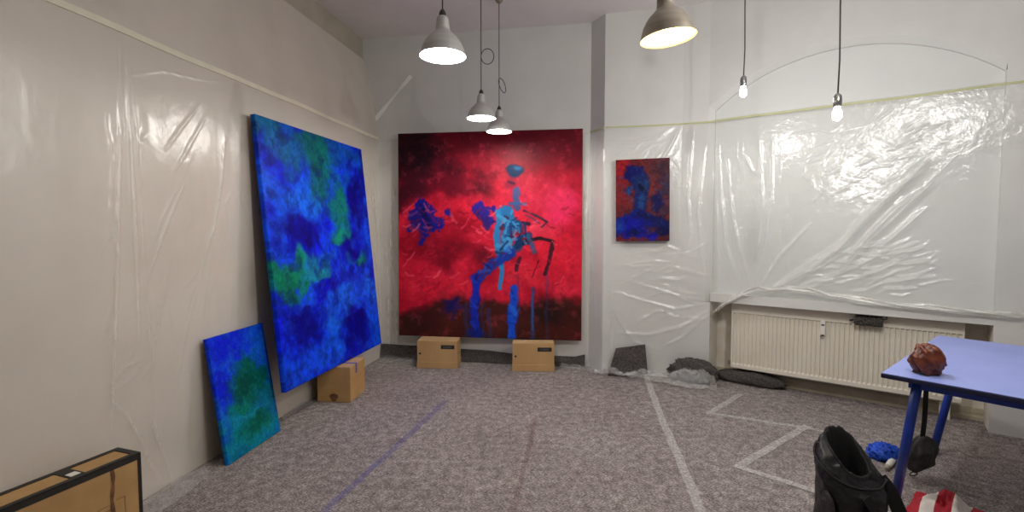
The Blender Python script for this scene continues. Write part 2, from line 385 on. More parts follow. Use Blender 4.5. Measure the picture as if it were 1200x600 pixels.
rnd = random.Random(11)
LPATH = [LA, P1]
LLEN = np.linalg.norm(P1-LA)
def C_(path, k, w, amp, *pts): return (pxs(path, k, pts), w, amp)
cl = []
cl += [C_(LPATH, 0, .010, .016, (137, 45), (139, 150), (134, 330), (128, 520)), C_(LPATH, 0, .012, .020, (144, 48), (150, 150), (156, 260), (160, 400)),
       C_(LPATH, 0, .009, .012, (150, 60), (158, 170), (166, 300), (176, 420), (182, 560)), C_(LPATH, 0, .008, .010, (122, 130), (130, 190), (126, 300)),
       C_(LPATH, 0, .008, .010, (236, 118), (210, 150), (192, 175)), C_(LPATH, 0, .008, .010, (240, 135), (215, 180), (200, 205)),
       C_(LPATH, 0, .010, .012, (214, 215), (195, 260), (180, 300), (170, 330)), C_(LPATH, 0, .010, .013, (262, 160), (258, 210), (250, 260), (238, 300), (232, 330)),
       C_(LPATH, 0, .009, .010, (206, 220), (188, 255), (178, 285)), C_(LPATH, 0, .008, .010, (270, 225), (262, 240), (264, 268)),
       C_(LPATH, 0, .008, .009, (150, 88), (190, 82), (230, 92), (262, 96)), C_(LPATH, 0, .009, .012, (125, 455), (145, 430), (166, 420)),
       C_(LPATH, 0, .009, .012, (125, 465), (150, 445), (165, 425)), C_(LPATH, 0, .012, .014, (128, 470), (150, 490), (165, 520)),
       C_(LPATH, 0, .012, .014, (170, 480), (185, 520), (200, 560)), C_(LPATH, 0, .010, .012, (160, 500), (172, 540), (188, 570)),
       C_(LPATH, 0, .009, .010, (200, 300), (188, 350), (180, 400), (176, 440)), C_(LPATH, 0, .008, .009, (230, 340), (215, 400), (205, 450), (190, 500)),
       C_(LPATH, 0, .008, .008, (246, 300), (240, 340), (236, 370))]
for k in range(34):                                   # short slack creases
    x = rnd.uniform(122, 285); y = rnd.uniform(130, 540); l = rnd.uniform(12, 46); sl = rnd.choice([-.55, -.4, -.3, .25, -.8])
    if y > 560-(x-160)*.6: continue
    cl.append(C_(LPATH, 0, rnd.uniform(.005, .008), rnd.uniform(.004, .008), (x, y), (x+sl*l*.5+rnd.uniform(-3, 3), y+l*.5), (x+sl*l, y+l)))
for k in range(12):                                   # gathered film in the far corner
    x = rnd.uniform(436, 446); y = rnd.uniform(190, 330); l = rnd.uniform(30, 80)
    cl.append(C_(LPATH, 0, .012, .012, (x-6, y), (x-2, y+l*.5), (x, y+l)))
cl = [(p_, w_*.60, a_*.80) for p_, w_, a_ in cl]
film('plastic_sheet', 'clear plastic sheet taped over the beige left wall behind the blue canvases', LPATH, LLEN-5.4, LLEN-0.03, 0.004, ZT-0.01, 0.004, cl, M['film_left'], 0.011, 0.004, 0.03, 21)

BPATH = [P1, P2]
cb = []
for k in range(12):
    x = rnd.uniform(440, 468); y = rnd.uniform(165, 360); l = rnd.uniform(40, 110)
    cb.append(C_(BPATH, 0, .012, rnd.uniform(.006, .014), (x, y), (x+rnd.uniform(-4, 4), y+l*.5), (x+rnd.uniform(-5, 5), y+l)))
for k in range(6):
    x = 684+rnd.uniform(-3, 5); y = rnd.uniform(160, 300); l = rnd.uniform(60, 130)
    cb.append(C_(BPATH, 0, .010, rnd.uniform(.005, .010), (x, y), (x-1, y+l*.5), (x+2, y+l)))
film('plastic_sheet', 'clear plastic sheet on the back wall behind the tall red canvas', BPATH, 0.04, np.linalg.norm(P2-P1)-0.02, 0.10, ZT-0.01, 0.004, cb, M['film_left'], 0.013, 0.003, 0.0, 31)

PPATH = [P2, P3, P4, W0]
cp = [C_(PPATH, 1, .012, .018, (796, 150), (785, 172), (768, 200)), C_(PPATH, 1, .010, .014, (790, 148), (772, 160), (738, 168), (716, 166)),
      C_(PPATH, 1, .012, .016, (712, 330), (722, 370), (742, 400), (770, 410)), C_(PPATH, 1, .012, .018, (713, 345), (718, 380), (716, 425)),
      C_(PPATH, 1, .016, .022, (832, 362), (800, 382), (760, 392), (725, 390)), C_(PPATH, 1, .014, .02, (832, 366), (800, 395), (778, 405)),
      C_(PPATH, 1, .012, .016, (830, 355), (790, 362), (745, 350), (715, 340)), C_(PPATH, 1, .012, .016, (828, 352), (790, 345), (740, 330)),
      C_(PPATH, 2, .012, .016, (812, 150), (806, 230), (812, 300)), C_(PPATH, 2, .012, .014, (826, 170), (818, 250), (826, 330)),
      C_(PPATH, 0, .010, .014, (697, 160), (695, 250), (692, 380)), C_(PPATH, 0, .009, .012, (690, 220), (694, 300), (700, 395))]
for k in range(34):
    x = rnd.uniform(712, 796); y = rnd.uniform(290, 390); l = rnd.uniform(20, 50); sl = rnd.uniform(-.5, .35)
    cp.append(C_(PPATH, 1, rnd.uniform(.007, .011), rnd.uniform(.006, .013), (x, y), (x+l*.5, y+sl*l*.5+rnd.uniform(-5, 5)), (x+l, y+sl*l)))
for k in range(14):
    x = rnd.uniform(712, 798); y = rnd.uniform(156, 190); l = rnd.uniform(15, 40); sl = rnd.uniform(.5, 1.4)
    cp.append(C_(PPATH, 1, .007, rnd.uniform(.005, .010), (x, y), (x-l*.5, y+sl*l*.5), (x-l, y+sl*l)))
pl = sum(np.linalg.norm(np.array(b)-np.array(a)) for a, b in zip(PPATH[:-1], PPATH[1:]))
film('plastic_sheet', 'wrinkled clear plastic sheet wrapped around the white pier behind the small portrait', PPATH, 0.0, pl, 0.05, ZT-0.01, 0.005, cp, M['film'], 0.012, 0.007, 0.05, 41)

WPATH = [W0, WE]
bundle_px = [(836, 366), (850, 356), (868, 345), (888, 337), (905, 340), (925, 338), (950, 340), (975, 346), (1000, 349), (1030, 354), (1060, 358), (1082, 359)]
bpts = pxs(WPATH, 0, bundle_px); bs = np.array([p[0] for p in bpts]); bz = np.array([p[1] for p in bpts])
bs = np.append(bs, 2.1); bz = np.append(bz, bz[-1]-0.02)
zbw = lambda s: np.interp(s, bs, bz)
cw = [C_(WPATH, 0, .014, .020, (842, 160), (846, 230), (852, 290), (868, 338)), C_(WPATH, 0, .012, .018, (838, 200), (842, 280), (846, 345)),
      C_(WPATH, 0, .012, .016, (852, 180), (860, 260), (880, 335)), C_(WPATH, 0, .010, .014, (890, 160), (894, 240), (886, 335)),
      C_(WPATH, 0, .010, .012, (906, 165), (904, 240), (890, 335)), C_(WPATH, 0, .010, .012, (872, 180), (884, 205)),
      C_(WPATH, 0, .012, .018, (892, 335), (915, 300), (950, 262)), C_(WPATH, 0, .012, .018, (912, 335), (950, 308), (985, 285)),
      C_(WPATH, 0, .022, .045, (908, 338), (955, 312), (985, 290), (1010, 262), (1045, 228), (1084, 190)),
      C_(WPATH, 0, .020, .038, (1000, 270), (1030, 240), (1060, 215), (1084, 200)),
      C_(WPATH, 0, .016, .028, (985, 312), (1020, 275), (1050, 245), (1084, 222)),
      C_(WPATH, 0, .014, .022, (1020, 300), (1050, 275), (1084, 245)), C_(WPATH, 0, .014, .022, (940, 335), (985, 320), (1030, 300), (1084, 292)),
      C_(WPATH, 0, .014, .020, (970, 335), (1010, 325), (1050, 310), (1084, 305)), C_(WPATH, 0, .012, .02, (1000, 345), (1040, 330), (1084, 325)),
      C_(WPATH, 0, .008, .010, (930, 158), (960, 152), (985, 160)), C_(WPATH, 0, .008, .012, (985, 150), (975, 165), (955, 172)),
      C_(WPATH, 0, .008, .012, (988, 165), (965, 185), (948, 190)), C_(WPATH, 0, .010, .016, (985, 155), (990, 175), (980, 205), (955, 235))]
for k in range(60):
    x = rnd.uniform(935, 1082); y = rnd.uniform(290, 345); l = rnd.uniform(15, 50); sl = rnd.uniform(-.6, .15)
    cw.append(C_(WPATH, 0, rnd.uniform(.007, .012), rnd.uniform(.008, .018), (x, y), (x+l*.5, y+sl*l*.5+rnd.uniform(-4, 4)), (x+l, y+sl*l)))
for k in range(40):
    x = rnd.uniform(940, 1085); y = rnd.uniform(150, 250); l = rnd.uniform(14, 40); sl = rnd.uniform(-1.2, -.2)
    cw.append(C_(WPATH, 0, rnd.uniform(.006, .009), rnd.uniform(.005, .012), (x, y), (x+l*.5, y+sl*l*.5+rnd.uniform(-3, 3)), (x+l, y+sl*l)))
for k in range(26):
    x = rnd.uniform(840, 935); y = rnd.uniform(160, 310); l = rnd.uniform(20, 70)
    cw.append(C_(WPATH, 0, rnd.uniform(.006, .009), rnd.uniform(.004, .009), (x, y), (x+rnd.uniform(-3, 5), y+l*.5), (x+rnd.uniform(-4, 8), y+l)))
ws = tag(bpy.data.objects.new('plastic_sheet', None), 'big wrinkled plastic sheet draped across the arched niche above the radiator', 'plastic sheet'); COL.objects.link(ws)
sh = film('sheet', None, WPATH, 0.0, 2.1, zbw, ZT-0.01, 0.006, cw, M['film'], 0.011, 0.008, 0.0, 51)
del sh['category']; sh.parent = ws
# second, loose layer of the same sheet (upper right) and the gathered lower edge
cf2 = [C_(WPATH, 0, .012, .02, (1000, 165), (1030, 190), (1060, 180)), C_(WPATH, 0, .01, .014, (1010, 200), (1040, 215), (1075, 190)), C_(WPATH, 0, .01, .014, (1020, 160), (1050, 175), (1084, 160))]
for k in range(50):
    x = rnd.uniform(960, 1085); y = rnd.uniform(140, 245); l = rnd.uniform(14, 50); sl = rnd.uniform(-.8, .5)
    cf2.append(C_(WPATH, 0, rnd.uniform(.006, .011), rnd.uniform(.006, .014), (x, y), (x+l*.5, y+sl*l*.5+rnd.uniform(-4, 4)), (x+l, y+sl*l)))
topl = pxs(WPATH, 0, [(940, 205), (965, 185), (985, 155), (1005, 150), (1040, 140), (1084, 130)]); botl = pxs(WPATH, 0, [(940, 206), (960, 225), (985, 236), (1010, 240), (1040, 232), (1084, 190)])
s_a, s_b = topl[0][0], 2.1
ztop = lambda s: np.interp(s, [p[0] for p in topl]+[2.1], [p[1] for p in topl]+[topl[-1][1]+.0])
zbot = lambda s: np.interp(s, [p[0] for p in botl]+[2.1], [p[1] for p in botl]+[botl[-1][1]+.1])
sh = film('loose_fold', None, WPATH, s_a, s_b, zbot, ztop, 0.022, [(p_, w_, a_*.6) for p_, w_, a_ in cf2], M['film'], 0.011, 0.010, 0.0, 57)
del sh['category']; sh.parent = ws
def rope(name, spts, r, mat, parent, off, seed):
    n = 150; pts = np.array(spts); t = np.linspace(0, 1, n); cs = np.concatenate([[0], np.cumsum(np.hypot(*np.diff(pts, axis=0).T))]); cs /= cs[-1]
    S = np.interp(t, cs, pts[:, 0]); Z = np.interp(t, cs, pts[:, 1]); K = 22
    V = []
    A = np.linspace(0, 2*np.pi, K, endpoint=False)
    for i in range(n):
        rr = r*(0.55+0.9*fbm(np.cos(A)*1.4+S[i]*5+20, np.sin(A)*1.4+S[i]*2.0+20, seed, 3))*(1+0.35*np.sin(A*3+S[i]*14))
        rr *= min(1, i/6+.25, (n-1-i)/6+.25)
        for a, q_ in zip(A, rr):
            p = W0+WD*S[i]-WN*max(off+q_*math.cos(a), 0.004); V.append((p[0], p[1], Z[i]+q_*math.sin(a)))
    F_ = [(i*K+k, i*K+(k+1) % K, (i+1)*K+(k+1) % K, (i+1)*K+k) for i in range(n-1) for k in range(K)]
    return fast_mesh(name, np.array(V), np.array(F_), mat, parent)
rope('gathered_hem', list(zip(bs, bz)), 0.022, M['film_milky'], ws, 0.024, 61)
rope('gathered_strand', pxs(WPATH, 0, [(912, 336), (955, 313), (985, 291), (1010, 262), (1045, 229), (1090, 186)]), 0.014, M['film'], ws, 0.034, 67)
rope('gathered_strand', pxs(WPATH, 0, [(985, 318), (1025, 275), (1060, 243), (1095, 212)]), 0.010, M['film'], ws, 0.030, 69)

# narrow twisted white strip standing in for light reflected on the back wall
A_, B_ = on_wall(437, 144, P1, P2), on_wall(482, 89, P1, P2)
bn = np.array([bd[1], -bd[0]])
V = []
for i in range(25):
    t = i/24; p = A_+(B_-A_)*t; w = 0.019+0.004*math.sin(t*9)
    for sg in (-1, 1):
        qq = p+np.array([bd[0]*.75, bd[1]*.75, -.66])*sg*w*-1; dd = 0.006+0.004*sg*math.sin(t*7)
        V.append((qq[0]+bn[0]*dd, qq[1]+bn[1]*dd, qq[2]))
tag(fast_mesh('light_streak', np.array(V), grid_faces(25, 2), M['streak_white']), 'short diagonal white strip imitating a light reflection on the back wall above the red canvas', 'light streak')

# masking tape, one strip per stretch of wall
def tape_strip(path, s0, s1, z, w, mat, label, off=0.002):
    ns = max(2, int((s1-s0)/0.05)); s = np.linspace(s0, s1, ns); pos, nn, cum = path_eval(path, s)
    V = []
    for i in range(ns):
        wob = 0.003*math.sin(s[i]*3.1)+0.002*math.sin(s[i]*7.7)
        for o_, zz in ((0.0, z-w/2), (off+.002, z-w/2), (off+.002, z+w/2), (0.0, z+w/2)):
            V.append((pos[i, 0]+nn[i, 0]*o_, pos[i, 1]+nn[i, 1]*o_, zz+wob))
    F_ = [(i*4+k, i*4+(k+1) % 4, (i+1)*4+(k+1) % 4, (i+1)*4+k) for i in range(ns-1) for k in range(4)]+[(3, 2, 1, 0), tuple((ns-1)*4+k for k in range(4))]
    return tag(mesh('masking_tape', V, F_, mat), label, 'masking tape', 'masking tape along the walls')
tape_strip(LPATH, LLEN-5.4, LLEN-0.01, ZT+.008, .032, M['tape'], 'cream masking tape line along the beige left wall', .006)
tape_strip(BPATH, 0.01, np.linalg.norm(P2-P1)-.01, ZT, .022, M['wall'], 'faint pale tape line on the back wall at the top of the red canvas', .006)
tape_strip(PPATH, 0.0, pl, ZT, .015, M['tape_green'], 'yellowish tape line around the white pier above the small portrait', .006)
tape_strip(WPATH, 0.0, 2.9, ZT, .016, M['tape_green'], 'yellowish green tape line crossing the arched niche below the bare bulbs', .006)

# ---------------------------------------------------------------- canvases
def blend(img, col, a):
    return img*(1-a[..., None])+np.array(col, float)*a[..., None]
class Painter:
    def __init__(s, nu, nv, aspect, base, seed):
        s.u, s.v = np.meshgrid(np.linspace(0, 1, nu), np.linspace(0, 1, nv)); s.asp = aspect; s.seed = seed
        s.img = np.zeros(s.u.shape+(3,))+np.array(base, float)
        s.wu = (fbm(s.u*9, s.v*9*aspect, seed, 4)-.5); s.wv = (fbm(s.u*9+40, s.v*9*aspect, seed+20, 4)-.5)
        s.k = 0
    def n(s, f, seed=None, g=.6, st=1.0):
        s.k += 7; return fbm(s.u*f*st+3, s.v*f*s.asp+3, s.seed+s.k if seed is None else seed, 5, g)
    def blob(s, u, v, ru, rv, col, a=1.0, soft=.5, warp=.12, f=14, rot=0, tex=.6):
        du = s.u-u+s.wu*warp; dv = (s.v-v)+s.wv*warp
        c, q_ = math.cos(rot), math.sin(rot); x = (du*c+dv*q_)/ru; y = (-du*q_+dv*c)/rv
        d = np.sqrt(x*x+y*y)+(s.n(f)-.5)*tex
        s.img = blend(s.img, col, a*np.clip((1-d)/soft, 0, 1)); return s
    def stroke(s, pts, w, col, a=1.0, warp=.02, soft=.4, tex=.7, f=26, wend=None):
        best = np.full(s.u.shape, 9.0); uu = s.u+s.wu*warp; vv = s.v+s.wv*warp; N = len(pts)-1
        for i in range(N):
            p = np.array(pts[i], float); d = np.array(pts[i+1], float)-p; d2 = d*np.array([1, s.asp]); l2 = d2@d2+1e-9
            t = np.clip(((uu-p[0])*d2[0]+(vv-p[1])*s.asp*d2[1])/l2, 0, 1)
            ww = w if wend is None else w+(wend-w)*(i+t)/N
            best = np.minimum(best, np.hypot(uu-p[0]-t*d[0], (vv-p[1]-t*d[1])*s.asp)/ww)
        d = best+(s.n(f)-.5)*tex
        s.img = blend(s.img, col, a*np.clip((1-d)/soft, 0, 1)); return s
    def mottle(s, cols, f=5, a=.6, lo=.42, hi=.62, st=1.0):
        for c in cols:
            s.img = blend(s.img, c, a*np.clip((s.n(f, st=st)-lo)/(hi-lo), 0, 1))
        return s
    def grain(s, amp=.12, f=60, st=1.0):
        g = 1+amp*2*(s.n(f, g=.8, st=st)-.5); s.img = s.img*g[..., None]; return s

def canvas(name, label, BL, BR, TL, depth, P, edge, group=None, roughbars=True):
    """stretched canvas: painted cloth folded round a pine stretcher; local x right, y up, z outwards"""
    BL, BR, TL = (Vector([float(c) for c in p]) for p in (BL, BR, TL))
    ux = (BR-BL); W = ux.length; ux.normalize(); vy = (TL-BL); vy -= ux*vy.dot(ux); Hh = vy.length; vy.normalize(); wz = ux.cross(vy)
    root = bpy.data.objects.new(name, None); COL.objects.link(root); root.empty_display_size = .05
    root.matrix_world = Matrix(((ux.x, vy.x, wz.x, BL.x), (ux.y, vy.y, wz.y, BL.y), (ux.z, vy.z, wz.z, BL.z), (0, 0, 0, 1)))
    tag(root, label, 'painting', group)
    nv, nu = P.u.shape
    X = P.u*W; Y = (1-P.v)*Hh; Zr = (fbm(P.u*40, P.v*40*P.asp, 5, 3)-.5)*.0012
    V = np.stack([X, Y, Zr], -1).reshape(-1, 3); F_ = grid_faces(nv, nu)[:, ::-1]
    cols = s2l(np.clip(P.img, 0, 255)).reshape(-1, 3)
    idx = np.arange(nv*nu).reshape(nv, nu)
    extra_v = []; extra_c = []; extra_f = []; base = nv*nu
    for line in (idx[0, ::-1], idx[-1, :], idx[:, 0], idx[::-1, -1]):   # folded edges
        st = base+len(extra_v)
        for j in line:
            p = V[j]; extra_v.append((p[0], p[1], -depth)); extra_c.append(cols[j]*.6+s2l(edge)*.4)
        for j in range(len(line)-1):
            extra_f.append((line[j], line[j+1], st+j+1, st+j)[::-1])
    V = np.concatenate([V, np.array(extra_v)]); cols = np.concatenate([cols, np.array(extra_c)]); F_ = np.concatenate([F_, np.array(extra_f)])
    o = fast_mesh('painted_canvas', V, F_, M['paint'], root)
    ca = o.data.color_attributes.new('Col', 'FLOAT_COLOR', 'POINT')
    ca.data.foreach_set('color', np.concatenate([cols, np.ones((len(cols), 1))], 1).astype(np.float32).ravel())
    b_ = min(.05, W*.12); e = .003; mb = MB()
    z0, z1 = -depth+.002, -.004
    mb.box((e, e, z0), (W-e, b_, z1)).box((e, Hh-b_, z0), (W-e, Hh-e, z1)).box((e, b_, z0), (b_, Hh-b_, z1)).box((W-b_, b_, z0), (W-e, Hh-b_, z1))
    if W > 1: mb.box((W/2-.025, b_, z0), (W/2+.025, Hh-b_, z1-.01)).box((b_, Hh/2-.025, z0), (W-b_, Hh/2+.025, z1-.012))
    mb.build('stretcher_frame', M['wood'], root)
    return root

# large blue and green canvas
P = Painter(250, 330, 1.29, (2, 20, 216), 100)
P.mottle([(8, 74, 238), (0, 4, 150), (14, 100, 244)], 5, .6)
for a_ in [(.2, .04, .5, .10, (10, 84, 128), .95, .8), (.75, .05, .5, .09, (8, 70, 150), .9, .8), (.47, .10, .16, .20, (2, 92, 84), .95, .6),
           (.43, .22, .12, .10, (4, 78, 74), .9, .6), (.22, .13, .2, .07, (8, 96, 110), .7, .8), (.66, .30, .15, .16, (4, 104, 96), .95, .7), (.60, .44, .14, .06, (10, 132, 100), .9, .6),
           (.30, .30, .22, .10, (24, 110, 240), .8, .8), (.86, .28, .13, .17, (6, 8, 122), .95, .5), (.22, .40, .24, .10, (8, 12, 170), .9, .6),
           (.15, .42, .05, .03, (8, 10, 92), .8, .8), (.28, .45, .05, .03, (8, 10, 96), .8, .8), (.70, .50, .12, .07, (10, 12, 150), .9, .6),
           (.12, .60, .20, .085, (0, 122, 96), 1.0, .45), (.30, .55, .22, .055, (24, 132, 160), .85, .7), (.16, .63, .12, .05, (0, 104, 76), .9, .6),
           (.80, .565, .11, .055, (0, 104, 92), .95, .6), (.18, .80, .14, .13, (8, 10, 150), .9, .6), (.12, .76, .06, .06, (6, 8, 104), .7, .9),
           (.70, .84, .16, .12, (8, 8, 128), .95, .5), (.58, .74, .12, .05, (24, 96, 230), .8, .8), (.46, .83, .09, .14, (24, 106, 236), .85, .8),
           (.22, .97, .24, .05, (16, 60, 230), .7, .9), (.88, .70, .1, .06, (24, 100, 232), .7, .9), (.55, .64, .18, .06, (14, 24, 190), .8, .8), (.05, .28, .05, .14, (20, 80, 220), .8, .9)]:
    P.blob(*a_[:4], a_[4], a_[5], a_[6], warp=.2, f=11, tex=.85)
for a_ in [(.30, .27, .22, .10, (16, 112, 248)), (.10, .32, .10, .16, (10, 90, 236)), (.50, .84, .12, .16, (14, 106, 246)), (.92, .70, .14, .09, (12, 104, 244)), (.60, .71, .22, .05, (18, 112, 244)), (.24, .95, .3, .05, (10, 80, 240)), (.08, .05, .3, .10, (8, 104, 150)),
           (.45, .07, .22, .10, (0, 100, 110)), (.48, .15, .14, .10, (0, 104, 84)), (.66, .33, .13, .14, (0, 122, 100)), (.62, .45, .12, .05, (6, 146, 104)), (.13, .60, .20, .07, (0, 136, 100)), (.34, .56, .16, .045, (20, 146, 160)), (.82, .565, .11, .05, (0, 120, 100))]:
    P.blob(*a_[:4], a_[4], .75, .8, warp=.18, f=13, tex=1.0)
for a_ in [(.88, .26, .12, .15), (.20, .42, .17, .07), (.72, .50, .10, .06), (.18, .80, .13, .09), (.72, .86, .13, .10)]:
    P.blob(*a_, (2, 2, 128), .8, .7, warp=.18, f=13, tex=1.0)
P.mottle([(20, 112, 246)], 18, .26, .54, .66).mottle([(0, 2, 90)], 14, .35, .54, .66).mottle([(0, 2, 70)], 30, .22, .56, .68).grain(.3, 46)
canvas('painting', 'tall blue and green abstract canvas leaning on the left wall atop a cardboard box', (-1.586, 3.403, .309), (-1.315, 4.915, .309), (-1.772, 3.42, 2.246), .035, P, (14, 60, 150))

# small teal canvas
P = Painter(140, 205, 1.5, (12, 66, 222), 140)
P.mottle([(24, 110, 236), (8, 20, 200)], 5, .5)
for a_ in [(.25, .10, .45, .18, (8, 22, 208), .95, .8), (.85, .2, .25, .28, (22, 104, 234), .9, .9), (.10, .38, .2, .16, (8, 20, 206), .9, .7), (.5, .90, 1.1, .42, (0, 128, 152), 1.0, .7),
           (.9, .62, .3, .26, (0, 122, 150), .9, .8), (.55, .45, .42, .25, (0, 96, 84), 1.0, .5), (.48, .48, .30, .16, (0, 72, 62), .9, .7), (.35, .63, .32, .09, (0, 124, 90), .9, .8), (.55, .82, .42, .13, (0, 108, 88), .95, .7), (.6, .80, .25, .08, (0, 84, 70), .8, .8), (.2, .97, .3, .05, (0, 104, 140), .8, .8), (.5, .70, .5, .03, (20, 150, 160), .6, .9)]:
    P.blob(*a_[:4], a_[4], a_[5], a_[6], warp=.15, f=10, tex=.9)
P.mottle([(60, 170, 180)], 24, .22, .56, .70).mottle([(0, 40, 90)], 20, .22, .57, .7).grain(.25, 44)
canvas('painting', 'small teal and blue canvas leaning against the left wall on the floor', (-1.742, 2.959, .004), (-1.669, 3.487, .004), (-1.862, 2.975, .783), .026, P, (20, 70, 150))

# big red figure canvas
P = Painter(300, 345, 1.15, (186, 22, 46), 180)
P.mottle([(212, 34, 58), (150, 12, 32)], 4, .7)
up_ = np.clip((.36+.12*(P.n(4)-.5)*2-P.v)/.30, 0, 1); P.img = blend(P.img, (88, 10, 26), up_*.95)
for a_ in [(.10, .12, .24, .17, (30, 8, 18), .95, .6), (.05, .28, .16, .12, (52, 10, 22), .9, .7), (.32, .24, .22, .08, (92, 10, 28), .9, .7), (.45, .26, .1, .06, (64, 8, 22), .8, .8), (.95, .08, .3, .12, (96, 12, 28), .8, .9),
           (.92, .36, .22, .10, (224, 44, 92), .9, .8), (.75, .30, .22, .10, (204, 44, 72), .8, .9), (.15, .40, .2, .06, (216, 34, 60), .9, .8), (.45, .36, .22, .08, (216, 36, 60), .8, .9),
           (.12, .55, .14, .12, (126, 10, 26), .9, .7), (.27, .58, .14, .11, (112, 10, 26), .9, .7), (.38, .46, .14, .06, (140, 14, 32), .8, .8), (.47, .60, .10, .06, (92, 8, 24), .9, .8),
           (.2, .76, .36, .06, (216, 34, 54), .9, .9), (.85, .62, .24, .18, (214, 30, 52), .9, .9), (.70, .70, .18, .10, (220, 44, 62), .8, .9), (.93, .75, .12, .06, (222, 46, 70), .8, .9), (.78, .46, .12, .06, (226, 60, 84), .7, .9), (.8, .9, .1, .05, (226, 70, 90), .3, .9)]:
    P.blob(*a_[:4], a_[4], a_[5], a_[6], warp=.14, f=8, tex=1.0)
hill = .80+.05*np.sin(P.u*9+1.2)*.6+(P.n(7)-.5)*.14-.05*np.exp(-((P.u-.85)/.12)**2)+.03*np.exp(-((P.u-.02)/.1)**2)
P.img = blend(P.img, (58, 26, 22), np.clip((P.v-hill)/.05, 0, 1)*.97)
for a_ in [(.85, .88, .14, .09, (34, 20, 20), .9, .7), (.08, .92, .12, .08, (44, 26, 24), .8, .8), (.3, .93, .12, .07, (88, 34, 24), .6, .9), (.55, .95, .1, .06, (84, 36, 28), .7, .9), (.92, .97, .14, .04, (74, 22, 20), .7, .9), (.30, .85, .07, .06, (34, 24, 84), .7, .9)]:
    P.blob(*a_[:4], a_[4], a_[5], a_[6], warp=.1, f=9, tex=1.0)
P.mottle([(240, 74, 92)], 26, .22, .56, .72).mottle([(96, 8, 24)], 20, .25, .58, .75).grain(.16, 45)
for a_ in [(.155, .425, .10, .072, (22, 20, 118), 1), (.17, .43, .05, .04, (12, 12, 66), .85), (.225, .405, .05, .035, (26, 24, 124), .9), (.11, .45, .05, .035, (24, 22, 110), .9), (.488, .385, .050, .062, (30, 28, 130), .95), (.48, .43, .04, .045, (40, 20, 84), .75)]:
    P.blob(a_[0], a_[1], a_[2], a_[3], a_[4], a_[5], .25, .16, 24, 0, 2.0)
P.blob(.645, .19, .055, .036, (8, 40, 76), 1, .3, .03, 20, 0, .5).blob(.66, .18, .03, .015, (20, 96, 140), .8, .6, .03, 20)
P.blob(.63, .25, .05, .035, (112, 20, 50), .7, .6, .04, 20).stroke([(.61, .24), (.64, .25)], .010, (50, 20, 50), .7)
W_ = .03; X_ = 1.5
P.stroke([(.655, .29), (.655, .36)], .022, (24, 84, 132), .75, W_, tex=X_).stroke([(.62, .345), (.70, .345)], .013, (30, 90, 140), .7, W_, tex=X_)
T = (30, 104, 156)
P.stroke([(.60, .385), (.615, .45), (.60, .52), (.585, .60)], .044, T, .97, W_, tex=1.3, wend=.028)
P.stroke([(.66, .44), (.68, .52), (.62, .58)], .030, (22, 66, 116), .95, W_, tex=1.4)
P.stroke([(.72, .50), (.66, .53)], .030, (14, 44, 84), .9, W_, tex=1.4)
P.stroke([(.555, .39), (.552, .50), (.562, .60), (.575, .68), (.56, .76)], .022, (36, 124, 180), .95, W_, tex=1.2, wend=.014)
P.stroke([(.62, .58), (.52, .65), (.44, .71)], .034, (22, 50, 146), .97, W_, tex=1.2).stroke([(.44, .70), (.425, .85), (.43, 1.0)], .029, (20, 40, 160), .97, W_, tex=1.1)
P.stroke([(.40, .98), (.46, .98)], .03, (20, 34, 120), .8, W_)
P.stroke([(.635, .76), (.63, .86), (.635, 1.0)], .026, (24, 74, 200), .97, W_, tex=.9)
rs = random.Random(5)
def dabs(pts, n, spread, cols, w0, w1, a):
    for _ in range(n):
        t = rs.random()*(len(pts)-1); k = int(t); f_ = t-k
        x = pts[k][0]+(pts[k+1][0]-pts[k][0])*f_+rs.uniform(-spread, spread); y = pts[k][1]+(pts[k+1][1]-pts[k][1])*f_+rs.uniform(-spread, spread)*.9
        an = rs.uniform(0, 3.14); l = rs.uniform(.008, .03)
        P.stroke([(x-l*math.cos(an), y-l*math.sin(an)), (x+l*math.cos(an), y+l*math.sin(an))], rs.uniform(w0, w1), rs.choice(cols), a, .03, tex=1.3)
dabs([(.60, .385), (.61, .47), (.59, .58)], 26, .036, [(60, 150, 200), (12, 40, 84), (20, 70, 130), (70, 150, 196), (70, 16, 40), (14, 50, 100)], .006, .012, .7)
dabs([(.66, .44), (.70, .52)], 12, .03, [(40, 120, 170), (20, 24, 50), (120, 20, 44), (16, 50, 96)], .006, .012, .85)
dabs([(.62, .58), (.44, .70)], 16, .028, [(40, 90, 190), (12, 20, 84), (40, 50, 150), (90, 20, 60)], .006, .012, .55)
dabs([(.44, .71), (.43, .98)], 12, .022, [(36, 76, 204), (14, 24, 110), (30, 60, 190)], .005, .010, .45)
dabs([(.635, .78), (.635, .98)], 12, .018, [(50, 116, 226), (14, 40, 140), (40, 100, 220)], .005, .010, .5)
dabs([(.30, .83), (.34, .90)], 8, .03, [(24, 20, 90), (40, 26, 90)], .008, .016, .7)
P.stroke([(.69, .375), (.76, .405), (.82, .43)], .007, (50, 36, 60), .95, tex=.6).stroke([(.82, .43), (.79, .46)], .007, (60, 40, 60), .8).stroke([(.70, .40), (.78, .44)], .007, (56, 60, 90), .7)
P.stroke([(.71, .52), (.78, .515), (.845, .525)], .012, (28, 16, 24), .97, tex=.8).stroke([(.845, .53), (.83, .60), (.81, .68)], .013, (52, 20, 34), .9, .03, tex=1.4)
P.stroke([(.72, .50), (.75, .58)], .018, (44, 90, 130), .8, .03, tex=1.4).stroke([(.67, .60), (.65, .68)], .014, (50, 26, 46), .75, .03, tex=1.5)
P.stroke([(.77, .62), (.74, .70)], .004, (70, 14, 30), .8)
